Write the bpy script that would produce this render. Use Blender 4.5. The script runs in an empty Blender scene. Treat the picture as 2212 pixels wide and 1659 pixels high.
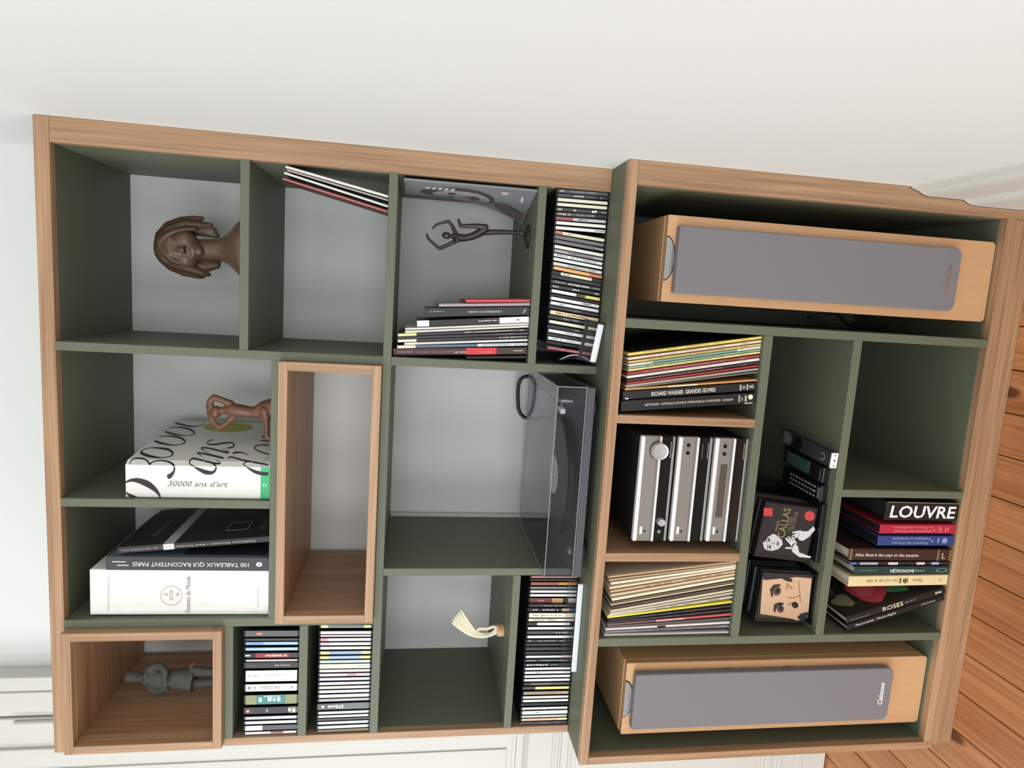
import bpy, bmesh, math, random
from mathutils import Vector, Matrix

random.seed(7)
scene = bpy.context.scene
COL = scene.collection

# ------------------------------------------------------------------ camera
# phone held sideways: the bookcase stands upright in the world, the camera is rolled by 90 degrees
CAM_POS = Vector((0.12437, -1.47492, 1.46162))
CAM_R = Vector((0.06196923, -0.14441653, -0.98757464))    # picture's right
CAM_D = Vector((-0.98919321, -0.14061982, -0.04150746))   # picture's down
CAM_F = Vector((-0.1328782, 0.97947431, -0.15156996))     # view direction
FPX, PW, PH = 1402.125, 2212, 1659
cam_data = bpy.data.cameras.new('camera')
cam_data.sensor_fit = 'HORIZONTAL'
cam_data.sensor_width = 36.0
cam_data.lens = FPX / PW * 36.0
cam_data.clip_start = 0.02
cam = bpy.data.objects.new('camera', cam_data)
up = -CAM_D
bk = -CAM_F
cam.matrix_world = Matrix(((CAM_R.x, up.x, bk.x, CAM_POS.x), (CAM_R.y, up.y, bk.y, CAM_POS.y),
                           (CAM_R.z, up.z, bk.z, CAM_POS.z), (0, 0, 0, 1)))
COL.objects.link(cam)
scene.camera = cam

# ------------------------------------------------------------------ light
world = bpy.data.worlds.new('daylight')
scene.world = world
world.use_nodes = True
bgn = world.node_tree.nodes['Background']
bgn.inputs['Color'].default_value = (0.80, 0.90, 1.0, 1)
bgn.inputs['Strength'].default_value = 1.0
scene.view_settings.view_transform = 'Standard'
scene.view_settings.look = 'None'
scene.view_settings.gamma = 1.0
scene.view_settings.use_curve_mapping = False
scene.view_settings.exposure = 0.29


def window_light(name, loc, rot, sx, sy, power, color=(0.975, 0.99, 1.0)):
    l = bpy.data.lights.new(name, 'AREA')
    l.shape = 'RECTANGLE'
    l.size, l.size_y = sx, sy
    l.energy = power
    l.color = color
    o = bpy.data.objects.new(name, l)
    o.location = loc
    o.rotation_euler = rot
    COL.objects.link(o)
    return o


RX0, RX1, RY0, RY1, RZ1 = -3.6, 0.4246, -5.2, 0.377, 3.0     # the room
LEFT_WINDOWS = [(-2.1, -0.8), (-4.2, -2.9)]
BACK_WINDOWS = [(-3.0, -1.7), (-1.0, 0.3)]
WZ0, WZ1 = 0.35, 2.65
for a, b in LEFT_WINDOWS:
    window_light('daylight_window', (RX0 + 0.02, (a + b) / 2, (WZ0 + WZ1) / 2), (0, -math.pi / 2, 0), WZ1 - WZ0 - .1, b - a - .1, 50)
for a, b in BACK_WINDOWS:
    window_light('daylight_window', ((a + b) / 2, RY0 + 0.02, (WZ0 + WZ1) / 2), (math.pi / 2, 0, 0), b - a - .1, WZ1 - WZ0 - .1, 37)

# ------------------------------------------------------------------ helpers


def ray(u, v):
    return CAM_R * ((u - PW / 2) / FPX) + CAM_D * ((v - PH / 2) / FPX) + CAM_F


def at(u, v, Y):           # point of the plane y = Y (metres) behind a picture point
    d = ray(u, v)
    return CAM_POS + d * ((Y - CAM_POS.y) / d.y)


def atz(u, v, Z):
    d = ray(u, v)
    return CAM_POS + d * ((Z - CAM_POS.z) / d.z)


def atx(u, v, X):
    d = ray(u, v)
    return CAM_POS + d * ((X - CAM_POS.x) / d.x)


def lin(c):
    return tuple((x / 12.92 if x <= 0.04045 else ((x + 0.055) / 1.055) ** 2.4) for x in c)


def rgb(r, g, b):
    return lin((r / 255, g / 255, b / 255))


MATS = {}


def mat(name, color, rough=0.5, var=0.06, scale=40.0, stretch=(1, 1, 1), metallic=0.0, coat=0.0, bump=0.0, spec=0.5, dark=None):
    """procedural material: noise moves the colour a little around its base"""
    if name in MATS:
        return MATS[name]
    m = bpy.data.materials.new(name)
    m.use_nodes = True
    nt = m.node_tree
    n = nt.nodes
    p = n['Principled BSDF']
    p.inputs['Roughness'].default_value = rough
    p.inputs['Metallic'].default_value = metallic
    p.inputs['Specular IOR Level'].default_value = spec
    p.inputs['Coat Weight'].default_value = coat
    tc = n.new('ShaderNodeTexCoord')
    mp = n.new('ShaderNodeMapping')
    mp.inputs['Scale'].default_value = stretch
    nz = n.new('ShaderNodeTexNoise')
    nz.inputs['Scale'].default_value = scale
    nz.inputs['Detail'].default_value = 3
    mx = n.new('ShaderNodeMix')
    mx.data_type = 'RGBA'
    c2 = dark if dark else tuple(c * (1 - 2 * var) for c in color)
    c1 = color if dark else tuple(min(1, c * (1 + var)) for c in color)
    mx.inputs['A'].default_value = (*c2, 1)
    mx.inputs['B'].default_value = (*c1, 1)
    nt.links.new(tc.outputs['Object'], mp.inputs['Vector'])
    nt.links.new(mp.outputs['Vector'], nz.inputs['Vector'])
    nt.links.new(nz.outputs['Fac'], mx.inputs['Factor'])
    nt.links.new(mx.outputs['Result'], p.inputs['Base Color'])
    if bump:
        b = n.new('ShaderNodeBump')
        b.inputs['Strength'].default_value = bump
        b.inputs['Distance'].default_value = 0.002
        nt.links.new(nz.outputs['Fac'], b.inputs['Height'])
        nt.links.new(b.outputs['Normal'], p.inputs['Normal'])
    MATS[name] = m
    return m


def wood(name, c1, c2, c3, grain, rough=0.45, scale=1.0, knots=False):
    """wood: stretched noise along the grain axis (0 x, 1 y, 2 z)"""
    m = bpy.data.materials.new(name)
    m.use_nodes = True
    nt = m.node_tree
    n = nt.nodes
    p = n['Principled BSDF']
    p.inputs['Roughness'].default_value = rough
    tc = n.new('ShaderNodeTexCoord')
    s1 = [22 * scale] * 3
    s1[grain] = 0.9 * scale
    s2 = [150 * scale] * 3
    s2[grain] = 3.5 * scale
    oi = n.new('ShaderNodeObjectInfo')
    ad = n.new('ShaderNodeVectorMath')
    ad.operation = 'ADD'
    sc = n.new('ShaderNodeVectorMath')
    sc.operation = 'SCALE'
    sc.inputs['Scale'].default_value = 9.0
    cb = n.new('ShaderNodeCombineXYZ')
    for i in range(3):
        nt.links.new(oi.outputs['Random'], cb.inputs[i])
    nt.links.new(cb.outputs[0], sc.inputs[0])
    nt.links.new(tc.outputs['Object'], ad.inputs[0])
    nt.links.new(sc.outputs[0], ad.inputs[1])
    outs = []
    for s, det, dist in ((s1, 4, 1.2), (s2, 2, 0.2)):
        mp = n.new('ShaderNodeMapping')
        mp.inputs['Scale'].default_value = s
        nz = n.new('ShaderNodeTexNoise')
        nz.inputs['Scale'].default_value = 1.0
        nz.inputs['Detail'].default_value = det
        nz.inputs['Distortion'].default_value = dist
        nt.links.new(ad.outputs[0], mp.inputs['Vector'])
        nt.links.new(mp.outputs['Vector'], nz.inputs['Vector'])
        outs.append(nz)
    cr = n.new('ShaderNodeValToRGB')
    e = cr.color_ramp.elements
    e[0].position, e[0].color = 0.33, (*c3, 1)
    e[1].position, e[1].color = 0.66, (*c1, 1)
    k = cr.color_ramp.elements.new(0.5)
    k.color = (*c2, 1)
    ma = n.new('ShaderNodeMix')
    ma.data_type = 'FLOAT'
    ma.inputs['Factor'].default_value = 0.48
    nt.links.new(outs[0].outputs['Fac'], ma.inputs['A'])
    nt.links.new(outs[1].outputs['Fac'], ma.inputs['B'])
    nt.links.new(ma.outputs['Result'], cr.inputs['Fac'])
    last = cr.outputs['Color']
    if knots:
        mp = n.new('ShaderNodeMapping')
        sk = [7.0] * 3
        sk[grain] = 3.0
        mp.inputs['Scale'].default_value = sk
        vo = n.new('ShaderNodeTexVoronoi')
        vo.inputs['Scale'].default_value = 1.0
        nt.links.new(ad.outputs[0], mp.inputs['Vector'])
        nt.links.new(mp.outputs['Vector'], vo.inputs['Vector'])
        kr = n.new('ShaderNodeValToRGB')
        kr.color_ramp.elements[0].position = 0.075
        kr.color_ramp.elements[0].color = (1, 1, 1, 1)
        kr.color_ramp.elements[1].position = 0.13
        kr.color_ramp.elements[1].color = (0, 0, 0, 1)
        nt.links.new(vo.outputs['Distance'], kr.inputs['Fac'])
        mk = n.new('ShaderNodeMix')
        mk.data_type = 'RGBA'
        mk.inputs['B'].default_value = (*rgb(92, 52, 32), 1)
        nt.links.new(kr.outputs['Color'], mk.inputs['Factor'])
        nt.links.new(last, mk.inputs['A'])
        last = mk.outputs['Result']
    nt.links.new(last, p.inputs['Base Color'])
    bp = n.new('ShaderNodeBump')
    bp.inputs['Strength'].default_value = 0.12
    bp.inputs['Distance'].default_value = 0.001
    nt.links.new(outs[1].outputs['Fac'], bp.inputs['Height'])
    nt.links.new(bp.outputs['Normal'], p.inputs['Normal'])
    MATS[name] = m
    return m


def clear(name, tint, rough=0.04, refl=1.45):
    """clear plastic: see-through tint plus a fresnel reflection"""
    m = bpy.data.materials.new(name)
    m.use_nodes = True
    nt = m.node_tree
    n = nt.nodes
    n.remove(n['Principled BSDF'])
    out = n['Material Output']
    tr = n.new('ShaderNodeBsdfTransparent')
    nz = n.new('ShaderNodeTexNoise')
    nz.inputs['Scale'].default_value = 6
    mx = n.new('ShaderNodeMix')
    mx.data_type = 'RGBA'
    mx.inputs['A'].default_value = (*[t * 0.97 for t in tint], 1)
    mx.inputs['B'].default_value = (*tint, 1)
    nt.links.new(nz.outputs['Fac'], mx.inputs['Factor'])
    nt.links.new(mx.outputs['Result'], tr.inputs['Color'])
    gl = n.new('ShaderNodeBsdfGlossy')
    gl.inputs['Roughness'].default_value = rough
    # a thin sheet reflects alike from both of its sides
    ge = n.new('ShaderNodeNewGeometry')
    ior = n.new('ShaderNodeMix')
    ior.data_type = 'FLOAT'
    ior.inputs['A'].default_value = refl
    ior.inputs['B'].default_value = 1 / refl
    nt.links.new(ge.outputs['Backfacing'], ior.inputs['Factor'])
    fr = n.new('ShaderNodeFresnel')
    nt.links.new(ior.outputs['Result'], fr.inputs['IOR'])
    ms = n.new('ShaderNodeMixShader')
    nt.links.new(fr.outputs['Fac'], ms.inputs['Fac'])
    nt.links.new(tr.outputs[0], ms.inputs[1])
    nt.links.new(gl.outputs[0], ms.inputs[2])
    nt.links.new(ms.outputs[0], out.inputs['Surface'])
    MATS[name] = m
    return m


class MB:
    """collects shapes in world coordinates; build() links them as one mesh object"""

    def __init__(self):
        self.v, self.f = [], []

    def add(self, vs, fs):
        o = len(self.v)
        self.v += [Vector(p) for p in vs]
        self.f += [[i + o for i in f] for f in fs]
        return self

    def box(self, x0, x1, y0, y1, z0, z1):
        x0, x1 = min(x0, x1), max(x0, x1)
        y0, y1 = min(y0, y1), max(y0, y1)
        z0, z1 = min(z0, z1), max(z0, z1)
        return self.hexa([(x0, y0, z0), (x1, y0, z0), (x1, y1, z0), (x0, y1, z0),
                          (x0, y0, z1), (x1, y0, z1), (x1, y1, z1), (x0, y1, z1)])

    def hexa(self, p):      # bottom ring ccw seen from above, then top ring
        return self.add(p, [(3, 2, 1, 0), (4, 5, 6, 7), (0, 1, 5, 4), (1, 2, 6, 5), (2, 3, 7, 6), (3, 0, 4, 7)])

    def obox(self, c, ex, ey, ez, sx, sy, sz):   # oriented box: centre, unit axes (right handed), full sizes
        c, ex, ey, ez = Vector(c), Vector(ex) * (sx / 2), Vector(ey) * (sy / 2), Vector(ez) * (sz / 2)
        s = [(-1, -1), (1, -1), (1, 1), (-1, 1)]
        return self.hexa([c + ex * a + ey * b - ez for a, b in s] + [c + ex * a + ey * b + ez for a, b in s])

    def prism(self, poly, d):          # extrude a 3D polygon by vector d
        k = len(poly)
        poly = [Vector(p) for p in poly]
        d = Vector(d)
        nrm = Vector()
        for i in range(k):
            nrm += poly[i].cross(poly[(i + 1) % k])
        vs = poly + [p + d for p in poly]
        fs = [list(range(k)), [k + i for i in range(k - 1, -1, -1)]] + [[(i + 1) % k, i, k + i, k + (i + 1) % k] for i in range(k)]
        if nrm.dot(d) > 0:
            fs = [f[::-1] for f in fs]
        return self.add(vs, fs)

    def tube(self, pts, rad, n=10, cap=True, flat=1.0):
        pts = [Vector(p) for p in pts]
        if not isinstance(rad, (list, tuple)):
            rad = [rad] * len(pts)
        vs, fs = [], []
        ref = None
        for i, p in enumerate(pts):
            a = pts[max(i - 1, 0)]
            b = pts[min(i + 1, len(pts) - 1)]
            t = (b - a).normalized()
            if ref is None:
                ref = t.orthogonal().normalized()
            s = (ref - t * ref.dot(t)).normalized()
            ref = s
            w = t.cross(s)
            for k in range(n):
                ang = 2 * math.pi * k / n
                vs.append(p + (s * math.cos(ang) + w * math.sin(ang) * flat) * rad[i])
        for i in range(len(pts) - 1):
            for k in range(n):
                k2 = (k + 1) % n
                fs.append([i * n + k, i * n + k2, (i + 1) * n + k2, (i + 1) * n + k])
        if cap:
            fs.append(list(range(n))[::-1])
            fs.append([(len(pts) - 1) * n + k for k in range(n)])
        return self.add(vs, fs)

    def ball(self, c, r, n=14, m=10, sc=(1, 1, 1), rot=None):
        c = Vector(c)
        vs, fs = [], []
        vs.append(Vector((0, 0, 1)))
        for j in range(1, m):
            th = math.pi * j / m
            for i in range(n):
                ph = 2 * math.pi * i / n
                vs.append(Vector((math.sin(th) * math.cos(ph), math.sin(th) * math.sin(ph), math.cos(th))))
        vs.append(Vector((0, 0, -1)))
        for i in range(n):
            fs.append([0, 1 + i, 1 + (i + 1) % n])
        for j in range(m - 2):
            for i in range(n):
                a = 1 + j * n + i
                b = 1 + j * n + (i + 1) % n
                fs.append([a, a + n, b + n, b])
        e = len(vs) - 1
        for i in range(n):
            fs.append([e, 1 + (m - 2) * n + (i + 1) % n, 1 + (m - 2) * n + i])
        out = []
        for p in vs:
            q = Vector((p.x * sc[0] * r, p.y * sc[1] * r, p.z * sc[2] * r))
            if rot is not None:
                q = rot @ q
            out.append(c + q)
        return self.add(out, fs)

    def cap(self, a, b, ra, rb, n=12):       # tapered capsule
        a, b = Vector(a), Vector(b)
        self.tube([a, b], [ra, rb], n)
        self.ball(a, ra, n, 8)
        self.ball(b, rb, n, 8)
        return self

    def chain(self, pts, rad, n=12):
        for i in range(len(pts) - 1):
            self.cap(pts[i], pts[i + 1], rad[i], rad[i + 1], n)
        return self

    def lathe(self, c, prof, n=32, axis='z', sx=1, sy=1):   # prof: (r, h) bottom to top
        c = Vector(c)
        vs, fs = [], []
        for r, h in prof:
            for k in range(n):
                a = 2 * math.pi * k / n
                x, y = r * math.cos(a) * sx, r * math.sin(a) * sy
                vs.append(c + (Vector((x, y, h)) if axis == 'z' else Vector((x, -h, y))))
        for i in range(len(prof) - 1):
            for k in range(n):
                k2 = (k + 1) % n
                fs.append([i * n + k, i * n + k2, (i + 1) * n + k2, (i + 1) * n + k])
        fs.append(list(range(n))[::-1])
        fs.append([(len(prof) - 1) * n + k for k in range(n)])
        return self.add(vs, fs)

    def build(self, name, m, parent=None, bevel=0.0, smooth=False, seg=1, org=None):
        base = Vector((0, 0, 0))
        if parent is not None:
            base = WPOS[parent.name]
        if org is None:
            org = base if parent is not None else Vector((0, 0, 0))
        me = bpy.data.meshes.new(name)
        me.from_pydata([p - org for p in self.v], [], self.f)
        me.materials.append(MATS[m] if isinstance(m, str) else m)
        if smooth:
            for p in me.polygons:
                p.use_smooth = True
        o = bpy.data.objects.new(name, me)
        COL.objects.link(o)
        if parent is not None:
            o.parent = parent
        o.location = org - base
        WPOS[o.name] = Vector(org)
        if bevel:
            bv = o.modifiers.new('edge', 'BEVEL')
            bv.width = bevel
            bv.segments = seg
            bv.limit_method = 'ANGLE'
        return o


WPOS = {}


def tag(o, label, cat, group=None):
    o['label'] = label
    o['category'] = cat
    if group:
        o['group'] = group
    return o


def thing(name, label, cat, loc, group=None):
    o = bpy.data.objects.new(name, None)
    o.empty_display_size = 0.03
    o.location = loc
    COL.objects.link(o)
    WPOS[o.name] = Vector(loc)
    return tag(o, label, cat, group)


def struct(o):
    o['kind'] = 'structure'
    return o


def fuse(mb, voxel, smooth=4, factor=0.5):
    """weld overlapping shapes into one continuous skin"""
    me = bpy.data.meshes.new('tmp')
    me.from_pydata(mb.v, [], mb.f)
    o = bpy.data.objects.new('tmp', me)
    COL.objects.link(o)
    r = o.modifiers.new('r', 'REMESH')
    r.mode = 'VOXEL'
    r.voxel_size = voxel
    s = o.modifiers.new('s', 'SMOOTH')
    s.iterations = smooth
    s.factor = factor
    dg = bpy.context.evaluated_depsgraph_get()
    dg.update()
    ev = bpy.data.meshes.new_from_object(o.evaluated_get(dg))
    out = MB()
    out.v = [v.co.copy() for v in ev.vertices]
    out.f = [list(p.vertices) for p in ev.polygons]
    bpy.data.objects.remove(o)
    bpy.data.meshes.remove(me)
    bpy.data.meshes.remove(ev)
    return out


_glyphs = {}


def glyphs(body, shear=0.0, bold=0.0):
    key = (body, shear, bold)
    if key not in _glyphs:
        cu = bpy.data.curves.new('tmp_text', 'FONT')
        cu.body = body
        cu.shear = shear
        cu.offset = bold
        cu.resolution_u = 2
        o = bpy.data.objects.new('tmp_text', cu)
        COL.objects.link(o)
        dg = bpy.context.evaluated_depsgraph_get()
        dg.update()
        me = bpy.data.meshes.new_from_object(o.evaluated_get(dg))
        vs = [(v.co.x, v.co.y) for v in me.vertices]
        fs = [list(p.vertices) for p in me.polygons]
        bpy.data.objects.remove(o)
        bpy.data.curves.remove(cu)
        bpy.data.meshes.remove(me)
        _glyphs[key] = (vs, fs)
    return _glyphs[key]


def lettering(parent, body, c, eu, ev, w, h, m, shear=0.0, bold=0.0, name='lettering'):
    """flat print: text centred at c, reading along eu, letters' up ev, fitted to w x h metres"""
    vs, fs = glyphs(body, shear, bold)
    if not vs:
        return None
    x0, x1 = min(p[0] for p in vs), max(p[0] for p in vs)
    y0, y1 = min(p[1] for p in vs), max(p[1] for p in vs)
    c, eu, ev = Vector(c), Vector(eu).normalized(), Vector(ev).normalized()
    mb = MB()
    mb.add([c + eu * (((p[0] - x0) / (x1 - x0) - .5) * w) + ev * (((p[1] - y0) / (y1 - y0) - .5) * h) for p in vs], fs)
    return mb.build(name, m, parent)


def ribbon_pts(pts, f, mb):
    """brush stroke: pts (x, y, width) in a flat drawing, f maps the drawing to the surface"""
    # smooth the polyline
    P = [Vector(p) for p in pts]
    Q = []
    for i in range(len(P) - 1):
        p0, p1, p2, p3 = P[max(i - 1, 0)], P[i], P[i + 1], P[min(i + 2, len(P) - 1)]
        for k in range(4):
            t = k / 4
            Q.append(0.5 * ((2 * p1) + (p2 - p0) * t + (2 * p0 - 5 * p1 + 4 * p2 - p3) * t * t + (3 * p1 - p0 - 3 * p2 + p3) * t ** 3))
    Q.append(P[-1])
    L, R = [], []
    for i, q in enumerate(Q):
        a, b = Q[max(i - 1, 0)], Q[min(i + 1, len(Q) - 1)]
        d = Vector((b.x - a.x, b.y - a.y)).normalized()
        nx, ny = -d.y, d.x
        w = max(q.z, 2) / 2
        L.append(f(q.x + nx * w, q.y + ny * w))
        R.append(f(q.x - nx * w, q.y - ny * w))
    k = len(L)
    mb.add(L + R, [[i, i + 1, k + i + 1, k + i] for i in range(k - 1)])


# ------------------------------------------------------------------ materials
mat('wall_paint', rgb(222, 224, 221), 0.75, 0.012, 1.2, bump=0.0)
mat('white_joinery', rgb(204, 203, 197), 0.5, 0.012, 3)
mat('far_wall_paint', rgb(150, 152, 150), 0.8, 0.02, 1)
mat('ceiling_paint', rgb(240, 240, 238), 0.8, 0.01, 1)
mat('sage', rgb(98, 103, 85), 0.55, 0.03, 60)
W1, W2, W3 = rgb(183, 147, 114), rgb(166, 130, 98), rgb(138, 104, 76)
wood('oak_x', W1, W2, W3, 0)
wood('oak_z', W1, W2, W3, 2)
wood('oak_y', W1, W2, W3, 1)
wood('pine', rgb(196, 138, 92), rgb(180, 120, 76), rgb(152, 94, 56), 1, 0.38, 0.8, knots=True)
mat('floor_gap', rgb(70, 40, 22), 0.8)

# ------------------------------------------------------------------ the room
FZ = .037      # floor level
fl = struct(MB().box(RX0, RX1, RY0, RY1, -0.06, FZ - 0.022).build('floor', 'floor_gap'))
BW = 0.1045
FY = -1.35      # boards stop here, out of view; an added grey floor follows
mat('added_grey_floor', rgb(118, 112, 106), 0.7, 0.05, 3)
struct(MB().box(RX0, RX1, RY0, FY - .002, FZ - .0218, FZ).build('floor', 'added_grey_floor'))  # unseen grey floor, added so orange boards tint the bounce less
x = 0.1299 + BW * 3
k = 0
while x > RX0:
    a, b = max(x - BW + 0.0012, RX0), min(x - 0.0012, RX1)
    if b > a + 0.005:
        MB().box(a, b, FY, RY1, FZ - 0.0218, FZ).build('floor_board', 'pine', fl, bevel=0.0012)
    x -= BW
struct(MB().box(RX1, RX1 + 0.12, RY0 - .12, RY1 + .12, -0.06, RZ1).build('wall_right', 'wall_paint'))
DX0, DX1, DZ1 = -2.02, -1.096, 2.74     # door opening
wb = MB()
wb.box(DX1, RX1, RY1, RY1 + 0.12, -0.06, RZ1).box(RX0, DX0, RY1, RY1 + .12, -0.06, RZ1).box(DX0, DX1, RY1, RY1 + .12, DZ1, RZ1)
struct(wb.build('wall_back', 'wall_paint'))
struct(MB().box(RX0, RX1, RY0, RY1, RZ1, RZ1 + .1).build('ceiling', 'ceiling_paint'))


def wall_with_windows(name, along, pos, lo, hi, wins, thick):
    mb = MB()

    def seg(a, b, z0, z1):
        if along == 'y':
            mb.box(pos - thick, pos, a, b, z0, z1)
        else:
            mb.box(a, b, pos - thick, pos, z0, z1)
    cur = lo
    for a, b in sorted(wins):
        seg(cur, a, -.06, RZ1)
        seg(a, b, -.06, WZ0)
        seg(a, b, WZ1, RZ1)
        cur = b
    seg(cur, hi, -.06, RZ1)
    return struct(mb.build(name, 'far_wall_paint'))


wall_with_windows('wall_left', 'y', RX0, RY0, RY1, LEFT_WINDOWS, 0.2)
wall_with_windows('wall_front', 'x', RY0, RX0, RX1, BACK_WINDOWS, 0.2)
wi = 0
for along, wins, pos in (('y', LEFT_WINDOWS, RX0 - .1), ('x', BACK_WINDOWS, RY0 - .1)):
    for a, b in wins:
        wi += 1
        mb = MB()
        for s0, s1, z0, z1 in ((a, a + .06, WZ0, WZ1), (b - .06, b, WZ0, WZ1), (a, b, WZ0, WZ0 + .06), (a, b, WZ1 - .06, WZ1), ((a + b) / 2 - .04, (a + b) / 2 + .04, WZ0, WZ1)):
            if along == 'y':
                mb.box(pos - .03, pos + .03, s0, s1, z0, z1)
            else:
                mb.box(s0, s1, pos - .03, pos + .03, z0, z1)
        struct(mb.build('window_%d' % wi, 'white_joinery'))

# baseboard of the right wall: two stepped mouldings
prof = [(.4246, FZ), (.3950, FZ), (.3950, .205), (.3965, .222), (.4010, .234), (.4060, .243), (.4060, .330), (.4085, .345), (.4150, .357), (.4200, .375), (.4246, .380)]
struct(MB().prism([(px_, -0.1195, pz_) for px_, pz_ in prof], (0, RY0 + 0.1195, 0)).build('baseboard_right', 'white_joinery'))

# the panelled door left of the bookcase, in its deep casing
DF = .328      # face of the door leaf
door = bpy.data.objects.new('door_1', None)
door.location = (-1.5, RY1, FZ)
COL.objects.link(door)
WPOS['door_1'] = Vector((-1.5, RY1, FZ))
struct(door)
MB().box(DX0 + .004, DX1 - .004, DF, RY1 - .004, FZ + .006, DZ1 - .004).build('door_leaf', 'white_joinery', door, bevel=.002)


def frame_bars(z0, z1, x0, x1, w, y0, y1, nm):
    for a in ((x0, x1, z0, z0 + w), (x0, x1, z1 - w, z1)):
        MB().box(a[0], a[1], y0, y1, a[2], a[3]).build(nm, 'white_joinery', door, bevel=.003, seg=2)
    for a in ((x0, x0 + w), (x1 - w, x1)):
        MB().box(a[0], a[1], y0, y1, z0 + w, z1 - w).build(nm, 'white_joinery', door, bevel=.003, seg=2)


for z0, z1 in ((1.078, 2.62), (0.243, 0.957)):
    frame_bars(z0, z1, DX0 + .09, -1.186, .022, DF - .010, DF, 'panel_moulding')
    frame_bars(z0 + .022, z1 - .022, DX0 + .112, -1.208, .012, DF - .0055, DF, 'panel_moulding')
    MB().box(DX0 + .152, -1.252, DF - .004, DF, z0 + .050, z1 - .050).build('panel_field', 'white_joinery', door, bevel=.002, seg=2)
MB().box(DX0 + .01, DX1 - .012, DF - .004, DF, .984, 1.062).build('middle_rail', 'white_joinery', door, bevel=.002)
for z0, z1 in ((.966, .976), (1.066, 1.072), (.130, .156), (.204, .216)):
    MB().box(DX0 + .01, DX1 - .012, DF - .006, DF, z0, z1).build('rail_bead', 'white_joinery', door, bevel=.002)
for hz in (2.44, 1.6, .35):
    MB().tube([(DX1 - .014, DF - .006, hz - .055), (DX1 - .014, DF - .006, hz + .055)], .007, 10).build('hinge', 'white_joinery', door)
mb = MB()
for i, (x0, x1, d) in enumerate(((-.974, -.999, .057), (-.999, -1.020, .050), (-1.020, -1.078, .054), (-1.078, -1.0955, .044))):
    mb.box(x0, x1, RY1 - d, RY1 - .0002, FZ + .0004, DZ1 + .13 - i * .028)
    mb.box(2 * -1.558 - x0, 2 * -1.558 - x1, RY1 - d, RY1 - .0002, FZ + .0004, DZ1 + .13 - i * .028)
    mb.box(-.974 - .0001, 2 * -1.558 + .974, RY1 - d, RY1 - .0002, DZ1 + .13 - i * .028 - .028, DZ1 + .13 - i * .028)
struct(mb.build('trim_1', 'white_joinery', bevel=.002))
# white cable duct on the wall behind the turntable
pa, pb = at(842, 1111, .37), at(1072, 1111, .37)
struct(MB().box(pa.x - .0065, pa.x + .0075, .362, RY1 - .0003, 1.04, 1.5098).build('trim_2', 'white_joinery', bevel=.002))

# ------------------------------------------------------------------ upper bookcase
XR0, XR1, XL0, XL1 = .4242, .3744, -.9640, -.9450
P1A, P1B, P2A, P2B, P3A, P3B, P4A, P4B = -.0259, -.0448, -.3649, -.3835, -.6445, -.6650, -.5253, -.5435
ZT, ZT1, S1A, S1B, S2A, S2B, S3A, S3B = 2.2294, 2.2002, 1.8360, 1.8172, 1.7685, 1.7505, 1.5296, 1.5103
S4A, S4B, S6A, S6B, S7A, S7B, ZL = 1.2000, 1.1812, 1.8640, 1.8450, 1.6980, 1.6785, 1.0334
YB = .3765
up_u = thing('bookcase', 'tall sage-green bookcase with oak-edged frame standing on the lower cabinet', 'bookcase', ((XR0 + XL0) / 2, .19, ZL))
EDGE = .0012


def board(parent, name, x0, x1, y0, y1, z0, z1, m, bevel=.0008):
    return MB().box(x0, x1, y0, y1, z0, z1).build(name, m, parent, bevel=bevel)


# sage carcass boards sit 1 mm behind the oak edge strips of the frame
board(up_u, 'top_board', XL0 + .0002, XR0, .0202, YB, ZT1 + .0001, ZT - .002, 'sage')
board(up_u, 'top_edge', XL0, XR0, 0, .020, ZT1, ZT, 'oak_x')
board(up_u, 'side_panel', XR1, XR1 + .019, .0202, YB, ZL + .0003, ZT1, 'sage')
board(up_u, 'filler_edge', XR1, XR0, 0, .020, ZL + .0003, ZT1 - .0004, 'oak_z')
board(up_u, 'side_panel', XL0 + .0002, XL1, .0202, YB, ZL + .0003, ZT1, 'sage')
board(up_u, 'side_edge', XL0, XL1, 0, .020, ZL + .0003, ZT1 - .0004, 'oak_z')
board(up_u, 'divider', P1B, P1A, 0, YB, S3A, ZT1, 'sage')
board(up_u, 'divider', P1B, P1A, 0, YB, ZL + .0003, S3B, 'sage')
board(up_u, 'divider', P2B, P2A, 0, YB, S2A, ZT1, 'sage')
board(up_u, 'divider', P3B, P3A, 0, YB, S3A, ZT1, 'sage')
board(up_u, 'divider', P4B, P4A, 0, YB, ZL + .0003, S3B, 'sage')
board(up_u, 'shelf', P1A, XR1, 0, YB, S1B, S1A, 'sage')
board(up_u, 'shelf', P3A, P1B, 0, YB, S2B, S2A, 'sage')
board(up_u, 'shelf', XL1, XR1, 0.0001, YB, S3B, S3A, 'sage')
board(up_u, 'shelf', P1A, XR1, 0, YB, S4B, S4A, 'sage')
board(up_u, 'shelf', XL1, P4B, 0, YB, S4B + .0005, S4A + .0005, 'sage')
board(up_u, 'shelf', XL1, P3B, 0, YB, S6B, S6A, 'sage')
board(up_u, 'shelf', XL1, P3B, 0, YB, S7B, S7A, 'sage')

# wooden boxes pushed into the grid, 2 cm proud of it


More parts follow.
